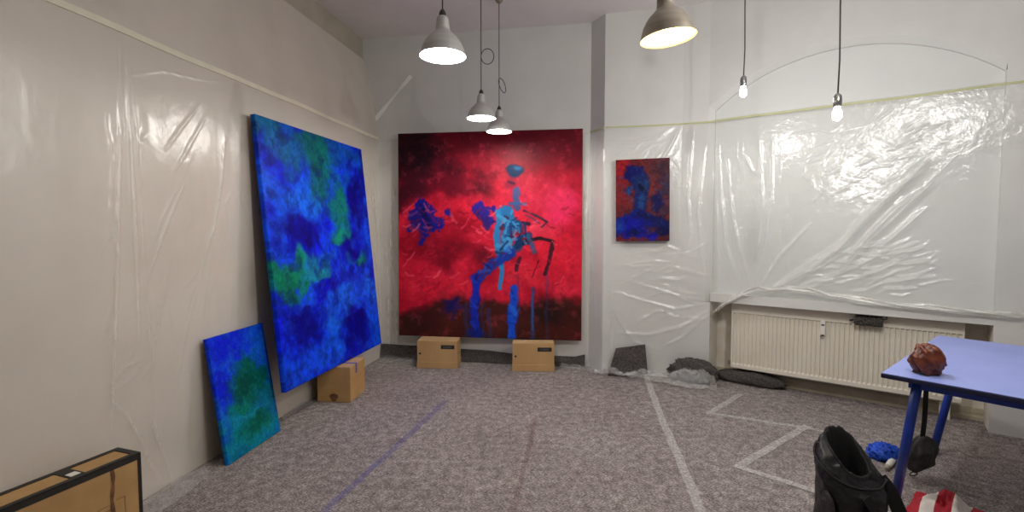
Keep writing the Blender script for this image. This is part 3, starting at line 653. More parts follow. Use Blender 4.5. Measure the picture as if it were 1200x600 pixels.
for x_, y0, w_, a2 in ((.74, .76, .012, .7), (.51, .86, .014, .5), (.47, .84, .008, .4), (.82, .66, .010, .30), (.66, .7, .006, .3), (.38, .84, .012, .4)):
    P.stroke([(x_, y0), (x_, 1.0)], w_, (40, 60, 116), a2, .03, tex=1.5)
P.stroke([(.74, .78), (.742, .96)], .006, (48, 96, 150), .7)
for _ in range(110):                                   # loose pink and crimson brush marks
    x, y = rs.uniform(.03, .97), rs.uniform(.34, .78); an = rs.uniform(-.9, .9); l = rs.uniform(.01, .035)
    if abs(x-.6) < .07 or (.40 < x < .64 and y > .6): continue
    P.stroke([(x-l*math.cos(an), y-l*math.sin(an)), (x, y+l*.3), (x+l*math.cos(an), y+l*math.sin(an))], rs.uniform(.003, .008), rs.choice([(236, 84, 104), (226, 54, 80), (150, 14, 34), (204, 30, 56), (240, 100, 116), (120, 10, 28)]), rs.uniform(.25, .6), .03, tex=1.3)
canvas('painting', 'large red canvas with a blue figure, standing on two boxes at the back wall', (-1.238, 5.355, .294), (.722, 5.085, .294), (-1.222, 5.395, 2.487), .022, P, (40, 8, 16))

# portrait on the pier
pd = (P4-P3)/np.linalg.norm(P4-P3); pn = np.array([pd[1], -pd[0]])
P = Painter(120, 190, 1.6, (104, 34, 36), 240)
P.mottle([(74, 28, 36), (122, 42, 42)], 6, .7)
for a_ in [(.15, .12, .30, .24, (150, 20, 32), .95, .8), (.12, .42, .18, .28, (124, 30, 36), .8, .9), (.85, .12, .36, .18, (58, 32, 46), .9, .8), (.95, .34, .22, .16, (40, 40, 72), .9, .7), (.78, .52, .18, .16, (16, 18, 84), .98, .6), (.94, .62, .18, .12, (48, 34, 60), .8, .8)]:
    P.blob(*a_[:4], a_[4], a_[5], a_[6], warp=.1, f=9, tex=.9)
P.stroke([(.50, .34), (.46, .52), (.42, .68)], .15, (16, 34, 104), .98, tex=.7)
P.blob(.36, .18, .24, .125, (8, 12, 96), 1, .3, .06, 14, 0, .5).blob(.46, .28, .20, .14, (14, 34, 98), 1, .35, .05, 14, 0, .6).blob(.25, .38, .10, .06, (26, 66, 140), .9, .5)
P.blob(.53, .30, .10, .10, (28, 62, 106), .7, .8).blob(.46, .33, .06, .04, (6, 6, 40), .85, .6)
P.stroke([(.5, .45), (.47, .58)], .07, (34, 88, 144), .6, tex=1.3)
P.stroke([(.44, .70), (.22, .76), (.0, .82)], .16, (12, 28, 128), .98, tex=.8).stroke([(.45, .70), (.70, .76), (1.0, .84)], .15, (12, 20, 92), .98, tex=.9)
P.blob(.30, .84, .42, .17, (10, 18, 160), .97, .5, .1, 12, 0, .9).blob(.08, .82, .12, .12, (26, 66, 160), .85, .8).blob(.68, .93, .16, .08, (12, 16, 180), .95, .5).blob(.88, .88, .2, .09, (10, 12, 66), .9, .6)
P.blob(.62, .84, .12, .05, (60, 32, 56), .7, .9).blob(.3, .975, .30, .035, (128, 50, 40), .9, .7).blob(.36, .89, .20, .05, (6, 10, 70), .85, .7).blob(.93, .97, .14, .05, (78, 30, 36), .8, .8)
P.mottle([(44, 100, 180)], 20, .28, .56, .70).mottle([(6, 6, 40)], 16, .3, .56, .7).grain(.2, 30)
P.img = P.img*np.array([.98, .90, .88])
bl = on_wall(722, 283, P3, P4); br = on_wall(784, 281.5, P3, P4)
o_ = pn*.066
canvas('painting', 'small dark portrait of a blue head and shoulders hung on the white pier', (bl[0]+o_[0], bl[1]+o_[1], 1.335), (br[0]+o_[0], br[1]+o_[1], 1.342), (bl[0]+o_[0]-.003, bl[1]+o_[1], 2.128), .022, P, (46, 16, 24))

# ---------------------------------------------------------------- cardboard boxes
def frame_of(A, B, C):
    A = np.array(A[:2]); B = np.array(B[:2]); d = B-A
    return math.atan2(d[1], d[0]), np.linalg.norm(d)
def text_mesh(name, body, size, mat, parent, loc, rot):
    cu = bpy.data.curves.new(name, 'FONT'); cu.body = body; cu.size = size; cu.align_x = 'CENTER'; cu.align_y = 'CENTER'; cu.extrude = 0.0004
    tmp = bpy.data.objects.new(name, cu); COL.objects.link(tmp)
    dg = bpy.context.evaluated_depsgraph_get(); me = bpy.data.meshes.new_from_object(tmp.evaluated_get(dg))
    bpy.data.objects.remove(tmp); me.materials.clear(); me.materials.append(mat)
    o = bpy.data.objects.new(name, me); COL.objects.link(o); o.parent = parent; o.location = loc; o.rotation_euler = rot; return o
def archive_box(label, A, ang, w, d, h, hole):
    r = thing('cardboard_box', label, 'cardboard box', (A[0], A[1], 0), ang, 'boxes under the red canvas')
    lid = h*.24
    bevel(MB().box((0.004, .004, lid-.004), (w-.004, d-.004, h)).build('body', M['cardboard'], r), .004)
    bevel(MB().box((0, 0, 0.001), (w, d, lid)).build('base_tray', M['cardboard'], r), .003)
    mb = MB()
    for x0, x1, t_ in ((0.006, w*.49, 0), (w*.51, w-.006, .001)):
        mb.box((x0, .006, h), (x1, d-.006, h+.0025+t_))
    bevel(mb.build('top_flap', M['cardboard2'], r), .001)
    st = MB().box((w*.60, .0015, h*.72), (w*.93, .004, h*.86)).build('sticker', M['black'], r)
    text_mesh('sticker_lettering', 'CLASSIC', .026, M['grey_print'], st, (w*.765, .0012, h*.79), (math.pi/2, 0, 0))
    MB().tube([(w*.085, .0025, h*.54), (w*.085, .0045, h*.54)], .011, 14).build('hand_hole', M['black'], r)
    mb = MB()
    for sx in (w-.0045,):
        mb.tube([(sx, d*.5, h*.5), (sx+.002, d*.5, h*.5)], .012, 12)
    mb.build('hand_hole', M['black'], r)
    return r
archive_box('cardboard archive box under the left half of the red canvas', (-.999, 5.101), math.atan2(-.031, .43), .43, .235, .289, 1)
archive_box('cardboard archive box under the right half of the red canvas', (0.0, 4.983), -.03, .435, .165, .289, 1)
# box under the blue canvas
A, B = np.array([-1.641, 4.088]), np.array([-1.353, 4.067]); ang = math.atan2(B[1]-A[1], B[0]-A[0])
r = thing('cardboard_box', 'plain brown cardboard box with blue tape under the tall blue canvas', 'cardboard box', (A[0], A[1], 0), ang)
w, d, h = .289, .325, .302
bevel(MB().box((0, 0, .001), (w, d, h-.006)).build('body', M['cardboard3'], r), .004)
bevel(MB().box((.002, .002, h-.006), (w*.495, d-.002, h)).box((w*.505, .002, h-.006), (w-.002, d-.002, h)).build('top_flap', M['cardboard2'], r), .0015)
MB().box((w*.42, d*.36, h), (w+.0015, d*.44, h+.0015)).box((w+.0002, d*.36, h-.085), (w+.002, d*.44, h+.0015)).build('tape_strip', M['blue_tape'], r)
vs = [(w*.50+.036*math.cos(t)*(1+.2*math.sin(3*t)), -.001, .042+.034*math.sin(t)) for t in np.linspace(0, 2*math.pi, 20, endpoint=False)]
mesh('stain', vs, [tuple(range(20))], M['card_dark'], r)
# bound carton at the lower left
A = np.array([-1.775, 2.30]); dirv = np.array([-1.830, 2.138])-A; dirv /= np.linalg.norm(dirv)
L_, D_, Hh = .62, .155, .39
ang = math.atan2(-dirv[1], -dirv[0])                  # local x: away from the camera; local y: towards the left wall
O = A+dirv*L_
r = thing('cardboard_box', 'worn brown box with black taped edges at the foot of the left wall', 'cardboard box', (O[0], O[1], 0), ang)
bevel(MB().box((0, 0, .001), (L_, D_, Hh-.003)).build('body', M['cardboard3'], r), .003)
e = .012; mb = MB()
mb.box((-.002, -.002, Hh-.03), (L_+.002, e*.3, Hh)).box((-.002, -.002, Hh-.004), (L_+.002, .024, Hh+.001)).box((-.002, D_-.022, Hh-.004), (L_+.002, D_+.001, Hh+.001))
mb.box((L_-.026, -.002, Hh-.0041), (L_+.002, D_+.001, Hh+.0011)).box((L_-.013, -.0025, .001), (L_+.002, .010, Hh-.02))
mb.box((L_-.27, .024, Hh-.004), (L_-.215, D_-.022, Hh+.0009))
mb.build('black_edging', M['black'], r)
MB().box((L_-.262, .035, Hh), (L_-.225, .075, Hh+.0022)).build('label', M['white'], r)
mb = MB()                                             # printed outline with rows, and a drip of dark paint
def prt(mb, x0, z0, x1, z1, w_=.0022):
    dx, dz = x1-x0, z1-z0; l = math.hypot(dx, dz); nx, nz = -dz/l*w_/2, dx/l*w_/2
    mb.add([(x0+nx, -.0008, z0+nz), (x1+nx, -.0008, z1+nz), (x1-nx, -.0008, z1-nz), (x0-nx, -.0008, z0-nz)], [(3, 2, 1, 0)])
xa, xb = L_-.185, L_-.075
for x0, z0, x1, z1 in ((xa, .03, xa, .205), (xb, .03, xb, .215), (xa, .205, L_-.14, .205), (L_-.115, .215, xb, .215), (xa, .03, xb, .03)): prt(mb, x0, z0, x1, z1)
for k in range(7): prt(mb, xa+.004, .05+.014*k, xb-.004, .05+.014*k, .0018)
for k in range(4): prt(mb, xa+.03, .15+.011*k, xa+.05, .15+.011*k, .003)
mb.build('printed_diagram', M['ink'], r)
vs = []
for i in range(30):
    t = i/29; w_ = .005+.004*abs(math.sin(t*11))*(1 if t < .9 else .4); x_ = L_-.125+.004*math.sin(t*8); z_ = Hh-.02-t*.26
    vs += [(x_-w_, -.0016, z_), (x_+w_, -.0016, z_)]
mesh('paint_drip', vs, [(2*i, 2*i+1, 2*i+3, 2*i+2)[::-1] for i in range(29)], M['card_dark'], r)

# ---------------------------------------------------------------- radiator
rs0, rd0 = 0.176, 0.098                               # along the niche / behind the wall face
RL, RH, RZ = 1.62, 0.605, 0.148
o_ = W0+WD*rs0+WN*rd0
r = thing('radiator', 'white ribbed panel radiator standing in the arched niche below the plastic', 'radiator', (o_[0], o_[1], RZ), math.atan2(WD[1], WD[0]))
pit = .0335; nrib = int(RL/pit); xs = [0, .012]; ds = [0, 0]; x0 = (RL-nrib*pit)/2
for i in range(nrib):
    for q_, d_ in ((.0035, 0), (.0065, 1), (.0270, 1), (.0300, 0)): xs.append(x0+i*pit+q_); ds.append(d_)
xs += [RL-.008, RL]; ds += [0, 0]
zs = [0, .004, .034, .046, .520, .524, .600, RH]; zf = [0, 0, 0, 1, 1, 0, 0, 0]
V = []
for z, f_ in zip(zs, zf):
    for x, d_ in zip(xs, ds): V.append((x, -.002 if z in (0, RH) else (0.013*d_*f_), z))
V = [(x, y+(.004 if z in (0, RH) else 0), z) for x, y, z in V]
mesh('front_panel', V, grid_faces(len(zs), len(xs)), M['radiator'], r)
bevel(MB().box((0, .020, .004), (RL, .028, RH-.004)).box((0, .078, .01), (RL, .088, RH-.01)).build('water_panel', M['radiator_in'], r), .002)
mb = MB()
for i in range(60): mb.box((.02+i*(RL-.04)/60, .027, .03), (.0215+i*(RL-.04)/60, .077, RH-.03))
mb.build('convector_fins', M['radiator_in'], r)
bevel(MB().box((-.004, -.001, .01), (.002, .09, RH+.004)).build('side_cover', M['radiator'], r), .002)
bevel(MB().box((RL-.002, -.001, .01), (RL+.004, .09, RH+.004)).build('side_cover', M['radiator'], r), .002)
mb = MB().box((-.004, -.001, RH-.001), (RL+.004, .012, RH+.006)).box((-.004, .076, RH-.001), (RL+.004, .09, RH+.006))
for i in range(81): mb.box((i*(RL-.008)/80, .012, RH), (.008+i*(RL-.008)/80, .076, RH+.005))
mb.build('top_grille', M['radiator'], r)
mx_ = on_wall(964.5, 387, o_, o_+WD); ms_ = (mx_[:2]-o_)@WD
hm = bevel(MB().box((ms_-.017, -.026, .405), (ms_+.017, .002, .528)).build('heat_meter', M['white'], r), .004)
MB().box((ms_-.011, -.0268, .488), (ms_+.011, -.0255, .500)).build('display', M['black'], hm)
MB().box((ms_-.010, -.027, .400), (ms_+.010, -.004, .412)).build('end_cap', M['black'], hm)
MB().tube([(-.016, .02, .035), (-.016, .02, .055)], .013, 12).tube([(-.03, .02, .03), (.0, .02, .03)], .009, 10).build('drain_plug', M['alu_dark'], r)
mb = MB()
for x in (.25, RL-.25):
    mb.box((x-.02, .088, .05), (x+.02, .15, .56)); mb.build('wall_bracket', M['radiator'], r); mb = MB()
MB().tube([(RL-.06, .05, .01), (RL-.06, .05, -RZ+.002)], .009, 10).tube([(RL-.11, .05, .01), (RL-.11, .05, -RZ+.002)], .009, 10).build('supply_pipe', M['radiator'], r)
# dark fuzzy roller sleeve over the front of the radiator
p = on_wall(1018, 373, o_, o_+WD); cs = (p[:2]-o_)@WD
c0 = o_+WD*cs-WN*.034
rr = thing('roller_sleeve', 'dark grey fuzzy paint roller hooked on the top edge of the radiator', 'paint roller', (c0[0], c0[1], RZ+.565), math.atan2(WD[1], WD[0]))
K, N = 26, 46; V = []
for i in range(N):
    x = -.094+.188*i/(N-1)
    for k in range(K):
        a_ = 2*math.pi*k/K; sq = 1/max(abs(math.cos(a_)), abs(math.sin(a_)))**.55
        rad = .034*sq*(1+.16*random.uniform(-1, 1))*(1 if 1 < i < N-2 else .85)
        V.append((x+random.uniform(-.002, .002), min(rad*math.cos(a_), .032), rad*math.sin(a_)*1.12))
mesh('pile_sleeve', V, [(i*K+k, (i+1)*K+k, (i+1)*K+(k+1) % K, i*K+(k+1) % K) for i in range(N-1) for k in range(K)]+[tuple(range(K)), tuple((N-1)*K+k for k in range(K))[::-1]], M['roller'], rr)
MB().tube([(-.10, 0, 0), (-.118, 0, -.004), (-.124, .0, -.014)], .008, 10).build('end_knob', M['black'], rr)
MB().tube([(.095, 0, .02), (.118, .0, .03), (.12, .02, .05), (.06, .05, .058), (-.05, .05, .06)], .0035, 8).build('wire_frame', M['cord'], rr)

# ---------------------------------------------------------------- lamps
def shade_profile(R):
    # outline of a bell shade, rim at z = 0, measured against its rim radius
    pr = [(1.0, 0), (.985, .04), (.97, .10), (.93, .25), (.86, .44), (.76, .62), (.62, .80), (.48, .92), (.40, 1.0), (.33, 1.03), (.31, 1.20), (.27, 1.50), (.25, 1.62), (.20, 1.68), (.05, 1.70)]
    return [(a_*R, b_*R) for a_, b_ in pr]
def make_pendant(label, rim, R, mats, warm, loop=0, tilt=(0, 0)):
    r = thing('pendant_lamp', label, 'pendant lamp', rim, 0, 'bell shaped pendant lamps')
    head_q = Matrix.Rotation(tilt[0], 4, 'Y') @ Matrix.Rotation(tilt[1], 4, 'X')
    pr = shade_profile(R)
    o = MB().lathe(pr, 56).build('shade', mats, r, True); o.data.transform(head_q)
    inner = [(a_*.965-.0005, b_*.985+.003) for a_, b_ in pr[:9]]+[(.02, pr[8][1]*.99)]
    vs = MB().lathe([(pr[0][0], pr[0][1])]+inner, 56)
    vs.f = [f[::-1] for f in vs.f]
    o2 = vs.build('reflector', M['reflector_warmlit' if warm else 'reflector'], o, True); o2.data.transform(head_q)
    hz = R*.50
    b_ = MB().lathe([(.002, -.036), (.014, -.032), (.025, -.020), (.030, 0), (.027, .016), (.018, .034), (.013, .05), (.013, .08)], 24, (0, 0, hz)).build('bulb', M['bulb_warm' if warm else 'bulb_cool'], r, True)
    b_.data.transform(head_q)
    top = head_q @ Vector((0, 0, 1.70*R))
    MB().lathe([(.020, -.012), (.020, .0), (.016, .020), (.007, .034), (.004, .036)], 18, top).build('cord_grip', M['cord'], r, True)
    zc = HC-rim[2]
    MB().tube([top, (top.x*.5, top.y*.5, top.z+.35), (0, 0, top.z+.6) if top.z+.6 < zc-.05 else (0, 0, zc-.05), (0, 0, zc-.02)], .0035, 8).build('cord', M['cord'], r, True)
    MB().lathe([(.001, -.055), (.018, -.052), (.030, -.040), (.045, -.012), (.048, -.001)], 24, (0, 0, zc)).build('canopy', M['alu_dark'], r, True)
    if loop:
        z_ = loop; pts = []
        for i in range(41):
            a_ = 2*math.pi*i/40; lr = .052
            if loop > .45: pts.append((.052-lr*math.cos(a_), .01*math.sin(a_), z_+lr*1.25*math.sin(a_)))
            else: pts.append((.028-.026*math.cos(a_)+.02*math.sin(a_)*-1, .01*math.cos(a_), z_+.065*math.sin(a_)))
        MB().tube(pts, .0034, 8).build('cord_loop', M['cord'], r, True)
    return r
def lampat(px, py, Y): return tuple(at(px, py, Y))
LAMPS = [(lampat(519, 66, 2.57), .1175, 'alu', 0, 'brushed metal pendant lamp hanging alone left of the cord loops', 0, (0, 0)),
         (lampat(564, 139, 4.10), .1175, 'alu', 0, 'smaller looking metal pendant lamp with a round cord loop above it', .50, (0, 0)),
         (lampat(585, 154.5, 4.60), .1175, 'alu', 0, 'lowest metal pendant lamp hanging just above the top of the red canvas', .42, (0, 0)),
         (lampat(783, 45, 2.16), .1175, 'alu_dark', 1, 'tilted pendant lamp near the top centre right, dim warm light put into its brownish metal', 0, (-.10, 0.0))]
for rim, R, mk, warm, lab, loop, tilt in LAMPS: make_pendant(lab, rim, R, M[mk], warm, loop, tilt)
def point(name, loc, energy, col, rad=.03, spot=None):
    l = bpy.data.lights.new(name, 'SPOT' if spot else 'POINT'); l.energy = energy; l.color = col; l.shadow_soft_size = rad
    if spot: l.spot_size = spot; l.spot_blend = .6
    o = bpy.data.objects.new(name, l); COL.objects.link(o); o.location = loc; return o
COOL = (1.0, .965, .90); WARM = (1.0, .74, .40)
EN = 1.0
for rim, R, mk, warm, lab, loop, tilt in LAMPS:
    point('lamp_light', (rim[0], rim[1], rim[2]+.012), (1.6 if warm else (10 if rim[1] > 4.4 else 18))*EN, WARM if warm else COOL, .03)

def make_bulb(label, c, mats='bulb_cool'):
    r = thing('bare_bulb', label, 'light bulb', c, 0, 'bare bulbs on cords before the niche')
    MB().lathe([(.002, -.034), (.013, -.031), (.022, -.020), (.025, -.004), (.023, .012), (.016, .030), (.0145, .042)], 24).build('glass', M[mats], r, True)
    MB().lathe([(.016, .040), (.021, .042), (.022, .075), (.020, .100), (.012, .112), (.004, .116)], 20).build('socket', M['socket'], r, True)
    zc = HC-c[2]
    MB().tube([(0, 0, .112), (.004, 0, .3), (-.003, 0, .6 if zc > .8 else zc*.6), (0, 0, zc-.02)], .0042, 8).build('cord', M['cord'], r, True)
    MB().lathe([(.001, -.055), (.018, -.052), (.030, -.040), (.045, -.012), (.048, -.001)], 24, (0, 0, zc)).build('canopy', M['alu_dark'], r, True)
B1 = at(871, 108, 3.55); B2 = at(981, 134, 2.80)
make_bulb('bare glowing bulb on a long cord at the left shoulder of the arch', tuple(B1)); make_bulb('bare glowing bulb on a cord above the radiator at the tape line', tuple(B2))
FILL_BULB = np.array([1.55, 1.55, 2.80])                      # bulb added out of view above the frame to even the light
make_bulb('added bare bulb above the frame, out of view, to even the light', tuple(FILL_BULB))
for c, e_ in ((B1, 9), (B2, 17), (FILL_BULB, 34)): point('bulb_light', (c[0], c[1], c[2]-.065), e_*EN, (1, .985, .95), .03)
# ---------------------------------------------------------------- blue table
TC = np.array([1.831, 2.415]); e2 = np.array([.765, .644]); e1 = np.array([.644, -.765])
ang = math.atan2(e2[1], e2[0])                        # local x along e2 (towards the window), local -y along e1
r = thing('table', 'lavender blue table with dark edge and slanting blue tube legs at right', 'table', (TC[0], TC[1], 0), ang)
TL_, TW_ = 1.35, .75
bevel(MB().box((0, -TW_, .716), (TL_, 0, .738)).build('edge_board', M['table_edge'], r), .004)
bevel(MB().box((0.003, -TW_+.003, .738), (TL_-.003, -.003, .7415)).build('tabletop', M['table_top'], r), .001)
for fx, fy in ((0, 0), (1, 0), (0, 1), (1, 1)):
    sx = (lambda x: x if not fx else TL_-x); sy = (lambda y: -y if not fy else -TW_+y)
    lg = MB().tube([(sx(.06), sy(.135), .716), (sx(.205), sy(.035), .012)], .0215, 18).build('leg', M['table_leg'], r, True)
    MB().tube([(sx(.2045), sy(.0353), .016), (sx(.208), sy(.033), .0005)], .0235, 18).build('foot_cap', M['black'], lg, True)
for x in (.05, TL_-.09): bevel(MB().box((x, -TW_+.10, .68), (x+.04, -.10, .716)).build('under_rail', M['table_leg'], r), .003)

def crumple(name, label, cat, c, size, mat, seed, freq=6, amp=.35, flat=0.0, group=None, rot=0.0, parent=None, nx=56, ny=40, sharp=True):
    """a rumpled closed lump of cloth resting on z = c[2]"""
    th = np.linspace(0, 2*np.pi, nx, endpoint=False); ph = np.linspace(0.0, np.pi, ny)
    TH, PH = np.meshgrid(th, ph); x = np.cos(TH)*np.sin(PH); y = np.sin(TH)*np.sin(PH); z = np.cos(PH)
    f_ = (ridged if sharp else fbm)(x*freq*.5+z*1.3+9, y*freq*.5-z*1.7+9, seed, 4)
    rr_ = 1+amp*(f_-.55)*2
    X = x*rr_*size[0]/2; Y = y*rr_*size[1]/2; Z = (z*rr_+flat)*size[2]/2
    zmin = -size[2]/2*.62; Z = np.maximum(Z, zmin)-zmin
    ca, sa = math.cos(rot), math.sin(rot)
    V = np.stack([X*ca-Y*sa, X*sa+Y*ca, Z], -1).reshape(-1, 3)
    F_ = [(i*nx+k, (i+1)*nx+k, (i+1)*nx+(k+1) % nx, i*nx+(k+1) % nx) for i in range(ny-1) for k in range(nx)]
    o = fast_mesh(name, V, np.array(F_), mat, parent); o.location = Vector([float(q_) for q_ in c])
    if label: tag(o, label, cat, group)
    return o
# chestnut leather bag on the table
p = on_z(1079, 438, .75)
r = thing('leather_pouch', 'chestnut brown leather pouch lying on the blue table', 'pouch', (p[0]+.055, p[1]+.03, .742), .3)
crumple('body', None, None, (0, 0, 0.0005), (.14, .13, .15), M['leather'], 77, 6, .34, .25, parent=r, sharp=False)
bevel(MB().box((-.045, -.035, .0), (.045, .04, .012)).build('base_panel', M['black'], r), .004)

# ---------------------------------------------------------------- black drawstring bag
BX, BY = 1.490, 2.13
r = thing('drawstring_bag', 'black nylon drawstring bag standing open on the floor before the table', 'bag', (BX, BY, 0), 0)
nh, nk = 70, 72; V = []
lv = np.linspace(0, 1, nh)
for t in lv:
    hh = .455*t
    wx = np.interp(t, [0, .05, .3, .6, .78, .9, .97, 1], [.100, .120, .126, .146, .152, .140, .112, .088])
    wy = np.interp(t, [0, .05, .3, .6, .78, .9, 1], [.09, .105, .11, .115, .112, .10, .085])
    cx = np.interp(t, [0, .3, .6, .8, 1], [-.01, -.006, .008, .010, .004]); cy = np.interp(t, [0, .7, 1], [0, 0, .02])
    tz = np.clip((t-.45)/.55, 0, 1)**1.3
    for k in range(nk):
        a_ = 2*math.pi*k/nk; c_, s_ = math.cos(a_), math.sin(a_)
        e_ = .82; sx = math.copysign(abs(c_)**e_, c_); sy = math.copysign(abs(s_)**e_, s_)
        n_ = float(ridged(np.array([[c_*1.8+t*3.4+7]]), np.array([[s_*1.8+t*3.0+7]]), 91, 4)[0, 0])-.5
        n2_ = float(ridged(np.array([[c_*4.0+t*7+17]]), np.array([[s_*4.0+t*6+17]]), 97, 3)[0, 0])-.5
        fold = 1+.04*math.sin(a_*3+t*5)+.16*n_*(.35+t)+.15*n2_*max(0, (t-.45)/.55)
        V.append((cx+.86*wx*sx*fold, cy+wy*sy*fold, max(hh+tz*(.085*s_-.02*c_)+tz*.018*n2_, .002)))
V = np.array(V)
F_ = [(i*nk+k, i*nk+(k+1) % nk, (i+1)*nk+(k+1) % nk, (i+1)*nk+k) for i in range(nh-1) for k in range(nk)]
body = fast_mesh('body', V, np.array(F_), M['black_cloth'], r)
V2 = []; ring = V[-nk:]; cen = ring.mean(0)               # mouth: rolls over and drops inside
for j in range(12):
    q_ = j/11
    for k in range(nk): V2.append(cen+(ring[k]-cen)*(1-.10*math.sin(q_*2.2)-.25*q_)+np.array([0, 0, .012*math.sin(q_*9) if q_ < .34 else -.28*(q_-.34)]))
fast_mesh('mouth_lining', np.array(V2), np.array([(i*nk+k, i*nk+(k+1) % nk, (i+1)*nk+(k+1) % nk, (i+1)*nk+k) for i in range(11) for k in range(nk)]), M['black_matt'], r)
mb = MB(); mb.tube([(V[(nh-8)*nk+k])*np.array([1.03, 1.03, 1]) for k in list(range(nk))+[0]], .0045, 8, False)
mb.build('drawcord', M['black_matt'], r, True)
def ribbon(name, pts, w, th, mat, parent, side=(1, 0, 0)):
    pts = [Vector(p_) for p_ in pts]; V = []; n = len(pts); side = Vector(side)
    for i, p_ in enumerate(pts):
        t = (pts[min(i+1, n-1)]-pts[max(i-1, 0)]).normalized(); s_ = (side-t*side.dot(t)).normalized(); u = t.cross(s_)
        for a_, b_ in ((-1, -1), (1, -1), (1, 1), (-1, 1)): V.append(p_+s_*a_*w/2+u*b_*th/2)
    F_ = [(i*4+k, i*4+(k+1) % 4, (i+1)*4+(k+1) % 4, (i+1)*4+k) for i in range(n-1) for k in range(4)]+[(3, 2, 1, 0), tuple((n-1)*4+k for k in range(4))]
    return bevel(mesh(name, V, F_, mat, parent, False), .001)
ribbon('shoulder_strap', [(.115, -.03, .37), (.140, -.06, .33), (.165, -.08, .25), (.185, -.09, .16), (.20, -.08, .07), (.18, -.03, .012), (.10, .0, .010)], .055, .006, M['black_matt'], r, (.8, -.5, .2))
ribbon('shoulder_strap', [(-.01, -.125, .33), (.02, -.138, .28), (.03, -.142, .20), (.03, -.138, .12), (.01, -.125, .04)], .04, .005, M['black_cloth'], r, (1, 0, 0))
pk = crumple('side_pocket', None, None, (-.128, -.06, .17), (.05, .09, .19), M['pocket'], 95, 4, .15, 0, parent=r, sharp=False)
# ---------------------------------------------------------------- things on the floor by the table
p = on_z(1036, 532, .03)
crumple('cleaning_cloth', 'crumpled bright blue cloth on the floor left of the blue table leg', 'cloth', (p[0], p[1], .002), (.155, .13, .10), M['blue_cloth'], 103, 9, .5, .1)
p0, p1 = on_z(1040, 547, .02), on_z(1053, 530, .02)
r = thing('paint_tube', 'white plastic tube lying on the floor behind the blue table leg', 'tube', (p0[0], p0[1], .021), math.atan2(p1[1]-p0[1], p1[0]-p0[0]))
o = MB().lathe([(.002, 0), (.012, .001), (.012, .022), (.016, .027), (.0175, .06), (.0175, .23), (.021, .252), (.002, .254)], 24).build('tube_body', M['white'], r, True)
o.data.transform(Matrix.Rotation(math.pi/2, 4, 'Y'))
o = MB().lathe([(.002, -.022), (.013, -.021), (.0135, .002), (.002, .003)], 20).build('cap', M['skirting'], r, True); o.data.transform(Matrix.Rotation(math.pi/2, 4, 'Y'))
# charcoal bag hanging under the table
pb = at(1080, 532, 2.78)
r = thing('cloth_bag', 'charcoal cloth bag hanging on a black strap under the blue table', 'bag', (pb[0], pb[1], 0), .2)
zc = pb[2]
K, N = 40, 26; V = []
for i in range(N):
    t = i/(N-1); z = zc-.085+.19*t; wx = np.interp(t, [0, .12, .5, .85, 1], [.05, .085, .10, .075, .03]); wy = np.interp(t, [0, .15, .6, 1], [.02, .045, .05, .015])
    for k in range(K):
        a_ = 2*math.pi*k/K; n_ = 1+.12*math.sin(a_*4+t*4)+.05*math.sin(a_*9-t*7)
        V.append((wx*math.cos(a_)*n_, wy*math.sin(a_)*n_, z+.02*math.cos(a_)*(1-t)))
mesh('body', V, [(i*K+k, i*K+(k+1) % K, (i+1)*K+(k+1) % K, (i+1)*K+k) for i in range(N-1) for k in range(K)]+[tuple(range(K))[::-1], tuple((N-1)*K+k for k in range(K))], M['dark_bag'], r, True)
ribbon('strap', [(.0, 0, zc+.09), (.01, 0, zc+.2), (.012, 0, .55), (.012, 0, .71)], .035, .004, M['black_matt'], r)
mb = MB(); pts = [(-.075+.026*math.cos(t_), -.02, zc-.10+.011*math.sin(t_)) for t_ in np.linspace(0, 2*math.pi, 21)]
mb.tube(pts, .0032, 8); mb.build('carabiner', M['cord'], r, True)
# red and white striped cloth at the table's foot
p = on_z(1078, 597, .02)
n1, n2 = 70, 60; U, Vv = np.meshgrid(np.linspace(-1, 1, n1), np.linspace(-1, 1, n2))
hgt = .012+.085*np.clip(1-np.hypot((U-.15)*.9, Vv)**1.5, 0, 1)*(0.5+ridged(U*1.6+4, Vv*1.6+4, 121, 3))+.012*ridged(U*3+9, Vv*3, 123, 3)*np.clip(1.1-np.hypot(U, Vv), 0, 1)
edge_ = 1-.12*fbm(U*2+3, Vv*2+3, 125, 3)
V = np.stack([U*.21*edge_, Vv*.15*edge_, np.maximum(hgt-.02, .004)], -1).reshape(-1, 3)
o = fast_mesh('striped_cloth', V, grid_faces(n2, n1), M['striped']); o.location = (p[0]+.10, p[1]-.03, 0); o.rotation_euler = (0, 0, .75)
md = o.modifiers.new('Solidify', 'SOLIDIFY'); md.thickness = .003; md.offset = 1
tag(o, 'rumpled red and white striped cloth on the floor under the table leg', 'cloth')

